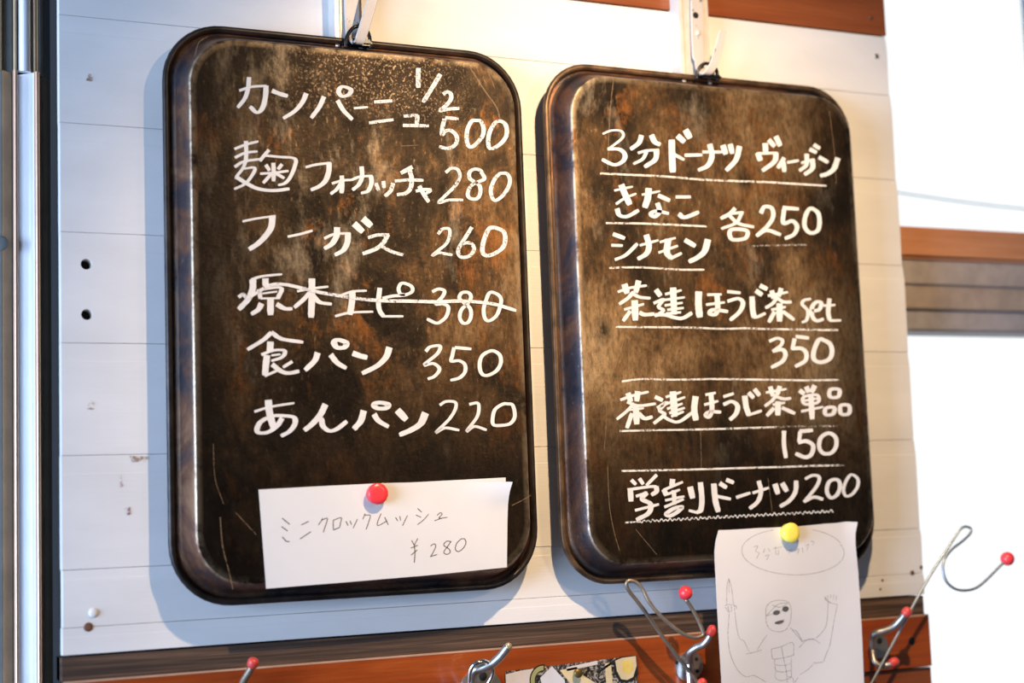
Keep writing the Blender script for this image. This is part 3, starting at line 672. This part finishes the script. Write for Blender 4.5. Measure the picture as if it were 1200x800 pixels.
text(T2, 'fourth chalk row, end of tea and the word set', [(RF, [
    [1.8,(275,252),(280,350),(292,410)], [1.3,(290,412),(325,405),(378,380)], [1.9,(308,205),(352,235)], [1.9,(340,165),(392,190)],
    [1.2,(403,242),(553,215)], [1.6,(430,205),(442,262)], [1.6,(502,187),(485,245)], [1.3,(472,250),(440,300),(383,337)], [1.4,(470,260),(520,290),(582,292)],
    [1.2,(428,352),(535,330)], [2.0,(490,305),(490,440)], [1.5,(450,370),(408,447)], [1.5,(520,368),(603,430)],
    [1.2,(732,268),(683,278),(667,310),(710,360),(702,430),(668,450)], [1.5,(745,362),(800,350),(815,300),(780,292),(745,330),(745,400),(780,438),(832,425)],
    [1.5,(880,268),(870,370),(882,430)], [1.2,(882,437),(968,435)], [1.2,(838,320),(922,315)]], 2.4, 1.7)], CHALK)
rule(RE, [(148,486),(400,488),(700,491),(1000,501),(1150,496),(1300,502),(1550,506),(1750,510),(1878,510)])
text(T2, 'price under the fourth row', [(RF, [
    [1.2,(413,597),(470,575),(512,590),(500,630),(438,675)], [1.5,(440,675),(510,663),(537,700),(512,755),(428,802)], [1.5,(620,560),(717,573)], [1.4,(607,580),(590,660)], [1.5,(590,655),(660,655),(698,690),(690,750),(615,795)],
    [1.6,(800,585),(762,660),(757,735),(810,762),(878,738),(900,680),(885,620),(840,592),(800,585)]], 2.4, 1.9)], CHALK)
rule(RG2, [(195,178),(350,160),(600,165),(900,160),(1150,163),(1400,166),(1650,170),(1885,166)])
text(T2, 'fifth chalk row, roasted green tea', [(RG2, [
    [1.3,(183,322),(290,285),(397,260)], [1.8,(240,272),(262,335)], [1.8,(315,258),(308,330)], [1.2,(285,352),(230,410),(155,472)], [1.4,(235,340),(320,368),(453,353)],
    [2.0,(300,378),(308,510)], [1.4,(270,430),(232,540)], [1.7,(325,430),(370,468),(428,455)], [1.1,(250,402),(360,388)],
    [1.9,(453,300),(508,325)], [1.4,(470,385),(542,342),(487,400),(522,430),(510,452),(443,505)], [1.4,(515,450),(570,482),(640,492),(747,418)],
    [1.2,(538,300),(652,262)], [2.2,(590,260),(605,450)], [1.2,(535,355),(682,302)], [1.2,(548,392),(662,353)], [1.2,(565,425),(680,385)], [1.2,(580,452),(672,415)],
    [2.0,(768,298),(757,390),(770,480)], [1.3,(848,282),(922,268)], [1.3,(838,360),(942,332)], [1.6,(888,280),(895,395),(872,455),(848,440),(882,415),(963,418)],
    [1.4,(988,297),(1062,274)], [1.6,(988,358),(1050,335),(1095,370),(1083,430),(1037,477)]], 2.5, 1.6)], CHALK)
text(T2, 'fifth chalk row, single item', [(RG, [
    [1.9,(218,293),(230,380),(252,442)], [1.3,(250,440),(348,408)], [1.7,(250,268),(287,305)], [1.7,(295,240),(333,287)],
    [1.2,(387,265),(542,238)], [1.6,(418,222),(437,290)], [1.6,(492,218),(472,280)], [1.3,(462,290),(430,330),(377,370)], [1.4,(450,290),(520,315),(578,310)],
    [1.1,(440,360),(530,345)], [2.0,(478,338),(477,440)], [1.5,(445,388),(392,445)], [1.6,(512,385),(608,428)],
    [1.9,(648,250),(682,275)], [1.8,(700,222),(717,262)], [1.8,(765,212),(740,262)], [1.3,(680,300),(687,355),(788,342),(783,285),(680,300)], [1.1,(690,328),(780,312)], [1.9,(735,285),(745,470)], [1.2,(662,412),(828,378)],
    [1.5,(888,243),(955,243),(948,298),(885,298),(888,243)], [1.5,(853,388),(917,383),(907,432),(850,437),(853,388)], [1.5,(968,368),(1032,368),(1032,428),(972,432),(968,368)]], 2.4, 1.7)], CHALK)
rule(RG2, [(178,566),(400,560),(700,555),(1000,548),(1233,540),(1380,535)], LINEC); rule(RG, [(430,536),(600,531),(972,525)], FAINT, 1.5)
text(T2, 'price under the fifth row', [(RG, [
    [1.5,(525,567),(525,670),(540,773)], [1.6,(650,568),(747,560)], [1.4,(652,572),(642,650)], [1.6,(640,655),(700,645),(752,680),(738,748),(690,770),(618,743)],
    [1.5,(860,585),(812,620),(800,690),(830,738),(890,738),(930,690),(932,625),(900,590),(860,585)]], 2.3, 1.9)], CHALK)
rule(RH, [(193,211),(500,205),(800,198),(1200,186),(1433,180),(1650,172),(1925,165)])
text(T2, 'sixth chalk row, student discount doughnut', [(RH, [
    [1.4,(268,283),(300,315)], [1.4,(330,272),(357,312)], [1.3,(462,243),(385,322)], [1.9,(257,348),(263,445)], [1.3,(255,355),(400,335),(460,332)], [1.7,(460,335),(462,370),(425,397)],
    [1.3,(305,408),(388,380)], [1.8,(385,382),(350,430),(415,470),(400,540),(307,592)], [1.3,(298,518),(478,472)],
    [1.8,(588,278),(582,332)], [1.8,(520,357),(540,400)], [1.2,(520,358),(665,298)], [1.2,(548,392),(642,358)], [1.2,(533,440),(677,410)], [1.3,(527,492),(672,432)], [1.5,(598,365),(602,470)],
    [1.6,(540,545),(565,562),(620,535),(662,492),(600,503),(540,545)], [2.0,(725,338),(745,422)], [1.8,(805,303),(817,430),(808,515),(782,532)], [1.3,(785,537),(718,520)],
    [1.9,(910,313),(922,440),(945,528)], [1.5,(940,410),(1040,430)], [1.8,(958,308),(1008,340)], [1.8,(1010,280),(1063,302)], [1.4,(1088,417),(1192,383)]], 2.4, 1.7),
    (RI, [[1.3,(283,382),(403,343)], [1.6,(328,292),(345,370),(320,450),(258,503)], [1.9,(455,315),(478,388)], [1.9,(512,308),(547,368)], [1.6,(620,290),(615,370),(570,440),(497,488)],
    [1.3,(693,272),(750,245),(800,260),(780,330),(682,452)], [1.5,(685,448),(760,415),(828,432)],
    [1.5,(920,277),(875,300),(860,370),(890,420),(938,398),(962,340),(955,292),(920,277)], [1.2,(1050,240),(1010,290),(990,360),(1010,407),(1060,390),(1100,330),(1100,270),(1050,240)]], 2.3, 1.7)], CHALK, label2='sixth chalk row, its price')
rule(RH, [(218,614),(330,608)], LINEC, 1.3)
zig = [(330+i*17, 604-i*0.9+(9 if i % 2 else -7)+4*math.sin(i*1.7)) for i in range(90)]
write('chalk_rule', T2, YFACE, RH, [zig[:45], zig[44:]], ROUGHC, 0.85, 0.85, lift=0.0003, label='scribbled crumbly chalk line under the last row')

# long scratches scored into the trays
SCR = m_stain('bright_scratch', (0.30, 0.19, 0.10), 0.55, 0.33)
def scratches(parent, lst):
    for w, *pts in lst: write('scratch', parent, YFACE, (0, 0, 1), [pts], SCR, w, w, lift=0.00012)
scratches(T1, [(0.9,(550,78),(568,106),(582,126),(586,141)), (0.5,(571,82),(580,104)), (0.7,(258,606),(261,640),(268,668),(273,690)), (0.4,(250,520),(252,560),(262,590)), (0.5,(276,600),(300,626)),
    (0.4,(541,382),(536,405)), (0.6,(228,66),(233,50),(243,43)), (0.5,(600,592),(612,586),(622,580)), (0.5,(470,171),(490,170))])
scratches(T2, [(0.6,(719,92),(715,130),(713,170),(712,200)), (0.4,(737,395),(737,440)), (0.7,(732,395),(722,425),(716,440)), (0.4,(711,465),(710,500),(708,528)), (0.5,(712,545),(714,590),(719,620),(726,645)),
    (0.4,(821,500),(822,550)), (0.4,(918,130),(924,160)), (0.4,(972,130),(978,180),(980,215)), (0.4,(900,560),(905,600)), (0.4,(745,620),(770,650))])

# ------------------------------------------------------------------ notes, buttons and their drawings
def paper(name, edge_fn, nu, nv, mat, parent=None, th=0.00022, **kw):
    vs = []; fs = []
    for j in range(nv+1):
        for i in range(nu+1): vs.append(edge_fn(i/nu, j/nv))
    for j in range(nv):
        for i in range(nu): k = j*(nu+1)+i; fs.append((k, k+1, k+nu+2, k+nu+1))
    o = mesh_obj(name, vs, fs, mat, parent, True, **kw)
    md = o.modifiers.new('thickness', 'SOLIDIFY'); md.thickness = th; md.offset = 0
    o.modifiers.new('crisp_edge', 'EDGE_SPLIT')
    return o
def pl(pts, t):
    n = len(pts)-1; s = min(t*n, n-1e-6); i = int(s); f = s-i
    return (pts[i][0]+(pts[i+1][0]-pts[i][0])*f, pts[i][1]+(pts[i+1][1]-pts[i][1])*f)
def coons(top, bot, left, right, u, v):
    T, B, L, R = pl(top, u), pl(bot, u), pl(left, v), pl(right, v)
    c = [top[0], top[-1], bot[0], bot[-1]]
    return tuple((1-v)*T[k]+v*B[k]+(1-u)*L[k]+u*R[k]-((1-u)*(1-v)*c[0][k]+u*(1-v)*c[1][k]+(1-u)*v*c[2][k]+u*v*c[3][k]) for k in (0, 1))
N = empty('handwritten_note', wall_pt(440, 590, YFACE), label='white landscape note with ink writing and ¥280 on the left tray', cat='note')
def note_fn(u, v):
    x, y = coons([(303,573.5),(376,569.5),(446,566),(520,564),(600.7,564.4)], [(311.9,689.5),(405,682),(500,674),(594,664.5)], [(303,573.5),(307,625),(311.9,689.5)], [(600.7,564.4),(597,577),(595.3,590),(594.6,610),(594.3,640),(594,664.5)], u, v)
    c = max(0, (u-0.8)/0.2)**2*max(0, (0.45-v)/0.45)*0.009 + 0.0012*math.sin(u*3.1)*(0.3+v)
    return wall_pt(x, y, YFACE-0.0012-c)
paper('front_sheet', note_fn, 24, 12, PAPER, N)
paper('back_sheet', lambda u, v: wall_pt(*coons([(310,574),(592.5,559.3)], [(316,640),(592.5,640)], [(310,574),(316,640)], [(592.5,559.3),(592.5,640)], u, v), YFACE-0.0006), 4, 3, PAPER, N)
def sheet_marks(name, parent, Yfn, frame, strokes, mat, w, lift=0.00035, **kw):
    vs = []; fs = []
    for st in strokes:
        P = [Vector((frame[0]+x*frame[2], frame[1]+y*frame[2])) for x, y in st]
        Q = catmull(P, 5 if len(P) > 2 else 3); n = len(Q); base = len(vs)
        for i, q in enumerate(Q):
            t = Q[min(i+1, n-1)]-Q[max(i-1, 0)]; t = t.normalized() if t.length > 1e-6 else Vector((1, 0)); nn = Vector((-t.y, t.x))
            for s in (-1, 1): c = q+nn*w*s; vs.append(wall_pt(c.x, c.y, Yfn(q.x, q.y)-lift))
        for i in range(n-1): fs.append((base+2*i, base+2*i+1, base+2*i+3, base+2*i+2))
    return mesh_obj(name, vs, fs, mat, parent, **kw)
def noteY(px, py):
    u = (px-305)/290; v = (py-568)/105
    return YFACE-0.0012-0.0012*math.sin(u*3.1)*(0.3+v)-max(0, (u-0.8)/0.2)**2*max(0, (0.45-v)/0.45)*0.009
N1, N2 = (300, 550, K), (430, 550, K)
sheet_marks('ink_writing', N, noteY, N1, [
    [(205,380),(262,427)], [(200,445),(247,480)], [(205,525),(235,558),(262,562)], [(353,432),(412,404)], [(343,542),(427,485)],
    [(520,378),(510,400),(488,432)], [(512,395),(557,380),(545,430),(525,490)], [(605,392),(603,430),(605,472)], [(607,395),(665,375),(660,415),(655,445)], [(605,472),(655,450)],
    [(703,403),(718,437)], [(733,400),(747,430)], [(792,388),(758,458)], [(852,343),(835,387)], [(847,357),(892,358),(880,410),(860,467)], [(977,343),(950,410),(955,437),(1025,400)], [(1005,372),(1033,432)],
    [(1090,373),(1107,402)], [(1122,363),(1130,397)], [(1183,358),(1145,437)]], INK, 0.42)
sheet_marks('ink_price', N, noteY, N2, [
    [(395,303),(427,332)], [(383,355),(422,373)], [(482,348),(440,395),(395,430)], [(548,357),(572,338),(587,348),(562,378),(585,380)], [(527,400),(585,380),(628,373)],
    [(350,553),(370,592)], [(397,538),(372,592),(375,650),(370,727)], [(345,612),(397,592)], [(345,668),(392,628)],
    [(497,597),(525,580),(537,600),(515,650),(495,682)], [(495,680),(548,663)], [(657,562),(622,560),(600,590),(638,618),(650,645),(625,662),(600,645),(630,600),(658,560)],
    [(737,540),(702,575),(690,620),(715,640),(755,610),(773,570),(762,542),(735,540)]], INK, 0.42)
DR = empty('pencil_drawing', wall_pt(922, 625, YFACE), label='pencil drawing of a muscular figure in sunglasses on crumpled paper', cat='drawing')
def drawY(px, py):
    v = (py-615)/200; u = (px-840)/168
    return YFACE-0.0018-0.0018*math.sin(u*5.0+v*2)*(0.4+v)-0.001*noise.noise(Vector((u*3, v*3, 1)))-0.004*max(0, u-0.9)*10*max(0, 0.25-v)*3 - 0.002*max(0, v)
def draw_fn(u, v):
    x, y = coons([(842,621),(855,620.6),(867,620),(886,618.6),(905,618),(921,617),(935,616.5),(950,615.2),(965,613.6),(980,612.6),(992,611),(1005,611.5)],
                 [(847,850),(1016,850)], [(842,621),(838.5,634),(837,648),(839,686),(841,725),(845.5,800),(847,850)], [(1005,611.5),(1002.5,625),(1002.5,638),(1004.5,657),(1006,675),(1010,740),(1012.5,800),(1016,850)], u, v)
    return wall_pt(x, y, drawY(x, y))
paper('sheet', draw_fn, 22, 28, PAPER2, DR)
FP = (830, 600, 0.25)
sheet_marks('pencil_lines', DR, drawY, FP, [
    [(397+240*math.cos(a*math.pi/16), 185+108*math.sin(a*math.pi/16)+6*math.cos(a*math.pi/16)) for a in range(-2, 23)],
    [(397+240*math.cos(a*math.pi/16), 185+112*math.sin(a*math.pi/16)) for a in range(26, 31)],
    [(212,162),(232,158),(222,182),(238,192),(225,218)], [(265,170),(258,190)], [(280,168),(290,185)], [(265,205),(285,200),(272,225)],
    [(305,170),(345,162)], [(315,160),(318,195),(330,195),(328,175)], [(375,190),(382,190)], [(365,180),(395,175)], [(405,185),(425,170),(418,195)], [(440,165),(445,190)], [(455,160),(470,150),(462,180)], [(480,135),(495,140),(488,155)],
    # raised arm with a whisk
    [(95,310),(88,350),(86,430)], [(95,310),(108,350),(118,430)], [(98,312),(97,375)], [(78,440),(92,432),(128,438),(132,452)], [(80,445),(95,465),(112,462)], [(92,440),(96,460)], [(108,438),(110,460)], [(122,438),(124,462)],
    [(98,468),(95,520),(92,580),(102,660),(135,735),(175,770),(215,765),(270,795)], [(124,465),(132,530),(145,588),(168,605),(192,655)], [(178,664),(215,656),(250,645)], [(228,648),(250,610),(275,575)],
    # head and cap
    [(270,480),(272,445),(295,420),(335,412),(372,420),(388,450),(385,510),(365,548),(330,560),(290,548),(272,515),(270,480)], [(272,486),(300,455),(330,430),(375,425)], [(300,435),(335,445),(370,430)], [(270,486),(305,475)], [(338,462),(350,458)],
    [(310,515),(330,512),(355,502)], [(310,515),(335,526),(352,512),(355,502)],
    # chest and abdomen
    [(298,640),(340,630),(395,610),(400,660),(392,672),(310,688),(298,670),(296,640)], [(343,628),(352,680),(365,740),(370,798)], [(312,690),(312,712),(345,718),(385,708),(388,680)], [(312,718),(318,742),(352,748),(388,738),(388,710)], [(316,745),(315,775),(340,788),(385,775),(390,742)], [(370,770),(395,775),(400,798)],
    # other arm
    [(385,540),(410,570),(440,605)], [(395,548),(415,560),(438,598)], [(438,605),(470,595),(500,598),(525,615)], [(425,635),(460,600),(500,592)], [(505,590),(535,560),(555,520),(562,425)], [(572,425),(548,400),(552,395)], [(560,410),(560,388)], [(572,405),(575,385)], [(585,408),(590,385)], [(598,412),(602,392)], [(545,400),(555,415),(575,425),(605,432)],
    [(605,432),(595,480),(580,560),(570,620),(545,685),(540,700),(500,708)], [(500,700),(470,735),(430,760)], [(420,775),(405,798)]], PENCIL, 0.38)
def blob(name, cx, cy, rx, ry, rot=0):
    pts = [(cx+rx*math.cos(t)*math.cos(rot)-ry*math.sin(t)*math.sin(rot), cy+rx*math.cos(t)*math.sin(rot)+ry*math.sin(t)*math.cos(rot)) for t in [k*math.pi/8 for k in range(16)]]
    v = [wall_pt(FP[0]+x*FP[2], FP[1]+y*FP[2], drawY(FP[0]+x*FP[2], FP[1]+y*FP[2])-0.0004) for x, y in pts]
    mesh_obj(name, v, [tuple(range(16))], GRAPH, DR)
GRAPH = m_plain('dark_graphite', (0.11, 0.105, 0.105), 0.5)
blob('drawn_lens', 320, 470, 17, 11, -0.2); blob('drawn_lens', 362, 453, 15, 13, -0.2); blob('drawn_mouth', 333, 515, 22, 7, -0.25)

def button(px, py, r, h, mat, label, Y):
    e = empty('magnet', wall_pt(px, py, Y), label=label, cat='magnet')
    c = wall_pt(px, py, Y)
    lathe_y('head', [(r*0.93, 0.0), (r*0.95, -h*0.4), (r*1.0, -h*0.62), (r*0.99, -h*0.84), (r*0.90, -h*0.96), (r*0.5, -h*1.0), (r*0.1, -h*1.01)], c, mat, e, 36)
button(440, 578.5, 0.0098, 0.009, REDP, 'round red button magnet holding the handwritten note', YFACE-0.0018)
button(923, 624, 0.0103, 0.009, YELP, 'round yellow button magnet holding the pencil drawing', YFACE-0.0025)

# ------------------------------------------------------------------ printed card on the red board
CD = empty('printed_card', wall_pt(670, 790, YR), label='printed card with black doodles and pale fruit shapes below the trays', cat='card')
def card_mat():
    m = Mat('doodle_print', rough=0.35)
    v = m.obj((1, 1, 1)); d = m.noise(v, 130, 3, 0.5, 2.5)
    vo = m.voronoi(v, 190, 'DISTANCE_TO_EDGE')
    m.set('color', m.mix(m.ramp(d, [(0.52, 0.0), (0.56, 1.0)]), m.ramp(vo, [(0.10, (0.02, 0.019, 0.02)), (0.17, (0.10, 0.09, 0.085))]), (0.42, 0.38, 0.32))); return m.m
YC = YR-0.0012
def cardpoly(name, pts, mat, k):
    v = [wall_pt(x, y, YC-0.0001*k) for x, y in pts]
    return prism(name, [(p.x, p.z) for p in v], v[0].y, v[0].y+0.0001, mat, CD)
cardpoly('print_ground', [(592,786.5),(670,777),(745.5,767.8),(747,800),(750,860),(596,860)], card_mat(), 3)
CW = m_plain('printed_pale_pink', (0.74, 0.68, 0.66), 0.4, var=0.05); CY = m_plain('printed_cream', (0.72, 0.60, 0.36), 0.4, var=0.1); CG = m_plain('printed_olive', (0.42, 0.42, 0.18), 0.4, var=0.15)
CYY = m_plain('printed_yellow', (0.82, 0.62, 0.16), 0.4, var=0.15); CBK = m_plain('printed_black', (0.02, 0.02, 0.02), 0.4); CWH = m_plain('printed_white', (0.72, 0.72, 0.76), 0.4, var=0.06)
cardpoly('printed_shape', [(592.5,790),(610,785.5),(627,783),(622,790),(623,800),(634,815),(634,860),(596,860)], CW, 4)
def arc(cx, cy, r0, r1, a0, a1, n=10):
    f = lambda r, k: (cx+r*math.cos(math.radians(a0+(a1-a0)*k/n)), cy+r*math.sin(math.radians(a0+(a1-a0)*k/n))*1.15)
    return [f(r1, k) for k in range(n+1)]+[f(r0, n-k) for k in range(n+1)]
cardpoly('printed_outline', arc(637, 797, 9.5, 16.5, 150, 275), CBK, 5)
cardpoly('printed_ring', arc(637, 797, 10.5, 15, 150, 270), CG, 6)
cardpoly('printed_shape', [(633,794),(647,780.5),(662,797),(664,860),(640,860),(636,806)], CWH, 7)
cardpoly('printed_shape', [(656,785),(676,781),(680,789),(698,800),(700,830),(676,830),(668,800)], CY, 6)
cardpoly('printed_shape', [(709,777),(716,776),(718,800),(722,820),(712,820),(710,795)], CY, 6)
cardpoly('printed_outline', [(719,773),(728,769),(746,768),(748,790),(742,797),(734,799.5),(726,798.5),(720,788)], CBK, 7)
cardpoly('printed_slice', [(721,774),(729,770.5),(745,768.5),(746,780),(742,793),(735,796.5),(728,795.5),(723,786)], CY, 8)
cardpoly('printed_slice_core', [(728,777),(734,773),(741,775),(742,784),(736,790),(730,787)], CYY, 9)
for (x0, y0, x1, y1) in ((700,788,719,775), (664,784,700,776)):
    dx, dy = (y1-y0)*0.06, (x0-x1)*0.06
    cardpoly('printed_line', [(x0+dx,y0+dy),(x1+dx,y1+dy),(x1-dx,y1-dy),(x0-dx,y0-dy)], CW if x0 < 680 else CBK, 6)
pin = empty('brass_pin', wall_pt(675, 787.5, YC), label='dull brass pin pushed through the printed card', cat='pin')
lathe_y('pin_head', [(0.0030, -0.0003), (0.0045, -0.0035), (0.0047, -0.0055), (0.0040, -0.0065), (0.0006, -0.0068)], wall_pt(675, 788, YC), m_plain('dull_brass', (0.22, 0.15, 0.05), 0.4, 0.7), pin, 24)

# ------------------------------------------------------------------ coat hooks on the red board
def hook(label, loc):
    return empty('coat_hook', loc, label=label, cat='hook', group='metal coat hooks along the red board')
def tube(name, pts, r, mat, parent, seg=12, sub=8):
    P = catmull([wall_pt(*p) for p in pts], sub)
    rr = [r[0]+(r[1]-r[0])*i/(len(P)-1) for i in range(len(P))] if isinstance(r, tuple) else r
    return bm_obj(name, tube_bm(P, rr, seg), mat, parent, True)
def tip(name, p, q, r, mat, parent):
    a, b = wall_pt(*p), wall_pt(*q); P = catmull([a, (a+b)/2, b], 6)
    n = len(P); rr = [r*math.sqrt(max(0.02, 1-abs(2*i/(n-1)-1)**3)) for i in range(n)]
    return bm_obj(name, tube_bm(P, rr, 14), mat, parent, True)
def plate(parent, cx, cy, rx, rz, rot=0.0, mat=ZINC, sq=2.6):
    c = wall_pt(cx, cy, YR); pts = []
    for k in range(28):
        a = 2*math.pi*k/28; x = rx*abs(math.cos(a))**(2/sq)*(1 if math.cos(a) > 0 else -1); z = rz*abs(math.sin(a))**(2/sq)*(1 if math.sin(a) > 0 else -1)
        pts.append((c.x+x*math.cos(rot)-z*math.sin(rot), c.z+x*math.sin(rot)+z*math.cos(rot)))
    return prism('plate', pts, YR-0.0018, YR, mat, parent)
# hook by the left end: only a red-tipped prong rises into view
h1 = hook('red-tipped coat hook at the left, under the left tray', wall_pt(280, 812, YR))
plate(h1, 277, 835, 0.012, 0.022); prong1 = tube('prong', [(277,830,-.012),(280,812,-.020),(286,797,-.030),(293,785,-.037),(297,777,-.040)], (0.0034, 0.0030), WIREM, h1)
tip('prong_tip', (294.5,783,-.038), (298,770.5,-.042), 0.0050, REDCAP, prong1)
# second hook : bare grey prong over bright wire loops
h2 = hook('coat hook with a bare grey prong beside the printed card', wall_pt(565, 805, YR))
plate2 = plate(h2, 563, 822, 0.024, 0.030, 0.0)
prong2 = tube('prong', [(553,806,-.014),(553,795,-.022),(556,786,-.030),(566,782,-.036),(577,777,-.041),(587,768,-.046),(595,757.5,-.050)], (0.0048, 0.0040), ZINC, h2, 14)
lathe_y('prong_end', [(0.0036, 0.0), (0.0034, -0.002), (0.002, -0.003), (0.0004, -0.0032)], wall_pt(595.5, 757, -0.050), m_plain('worn_brass_end', (0.50, 0.42, 0.26), 0.4, 0.4), prong2, 16)
tube('wire_loop', [(553,840,-.030),(551,812,-.034),(550,792,-.038),(554,780,-.042),(562,775.5,-.044),(570,775,-.042),(577,783,-.038),(576,793,-.034),(570,806,-.030),(566,840,-.026)], 0.0021, CHROME, h2, 12)
lathe_y('screw_hole', [(0.0042, 0.0), (0.0040, -0.0008), (0.0004, -0.0006)], wall_pt(566, 792, YR-0.0018), BLACK, plate2, seg=16)
# third hook : long tan wire with a red ball
h3 = hook('coat hook with a tan looped wire and red ball left of the drawing', wall_pt(807, 785, YR))
plate3 = plate(h3, 807, 780, 0.0165, 0.0145, 0.3, ZINC, 2.2)
for q in ((817, 786), (816, 772), (793, 776)): lathe_y('screw_hole', [(0.0020, 0.0), (0.0019, -0.0006), (0.0003, -0.0004)], wall_pt(q[0], q[1], YR-0.0018), BLACK, plate3, seg=12)
tube('barrel', [(806,768,-.012),(808,780,-.013),(809,800,-.014),(810,825,-.014)], 0.0044, CHROME, h3, 18)
prong3 = tube('prong', [(807,776,-.014),(808,765,-.020),(815,759,-.026),(824,755,-.031),(830,748,-.035),(834,741,-.038)], (0.0040, 0.0036), ZINC, h3, 14)
tip('prong_tip', (831,746,-.036), (837.5,732.5,-.040), 0.0053, REDCAP, prong3)
wire3 = tube('wire_loop', [(803.5,702,-.050),(811,713,-.050),(818,726,-.050),(823,738,-.050),(824,743,-.050),(820,746,-.050),(812,746.5,-.049),(800,742,-.048),(785,731,-.046),(770,717,-.044),(760,704,-.042),(754,692,-.040),(747,683,-.039),(738,680,-.038),(734,684,-.037),(737,692,-.036),(748,706,-.034),(762,725,-.031),(778,748,-.028),(794,769,-.025),(810,789,-.022),(826,812,-.020)], 0.0020, WIREM, h3, 12, 5)
ball('ball_tip', wall_pt(803.2, 694.5, -0.050), 0.0071, REDP, wire3)
tip('lower_tip', (818,803,-.030), (828,797,-.034), 0.0048, REDCAP, h3)
# fourth hook : long wire reaching in front of the window
h4 = hook('coat hook at the board end with long wire and red ball before window', wall_pt(1028, 758, YR))
plate4 = plate(h4, 1029, 757, 0.0125, 0.0125, 0.2, ZINC, 2.4)
lathe_y('screw_hole', [(0.0036, 0.0), (0.0034, -0.0006), (0.0004, -0.0004)], wall_pt(1030.5, 750.5, YR-0.0018), BLACK, plate4, seg=14)
prong4 = tube('prong', [(1022.5,760,-.012),(1022.5,748,-.016),(1026,742,-.022),(1036,739,-.028),(1047,734,-.034),(1056,725,-.040),(1061,718,-.043)], (0.0040, 0.0036), ZINC, h4, 14)
tip('prong_tip', (1058,721.5,-.042), (1067,712.5,-.046), 0.0053, REDCAP, prong4)
low4 = tube('lower_prong', [(1022.5,760,-.012),(1024,773,-.018),(1030,779,-.022),(1038,779.5,-.025),(1044,777.5,-.028)], (0.0028, 0.0038), ZINC, h4, 14)
tip('lower_tip', (1041,779,-.027), (1053,772.5,-.030), 0.0052, REDCAP, low4)
wire4 = tube('wire_loop', [(1176,659,-.060),(1168,667,-.059),(1155,680,-.058),(1144,688.5,-.057),(1132,691.5,-.056),(1120,690,-.055),(1110.5,683,-.054),(1106,673,-.053),(1105,663,-.052),(1108,653,-.051),(1116,643,-.050),(1127,634.5,-.049),(1136,626,-.048),(1138,620,-.047),(1133,617,-.046),(1127,618.5,-.045),(1121,626,-.044),(1108,646,-.042),(1090,674,-.039),(1072,706,-.036),(1052,743,-.033),(1036,773,-.030),(1021,801,-.027),(1008,826,-.024)], 0.0016, WIREG, h4, 12, 5)
ball('ball_tip', wall_pt(1180.5, 654.5, -0.060), 0.0078, REDP, wire4)
#print('parts', len(bpy.data.objects))
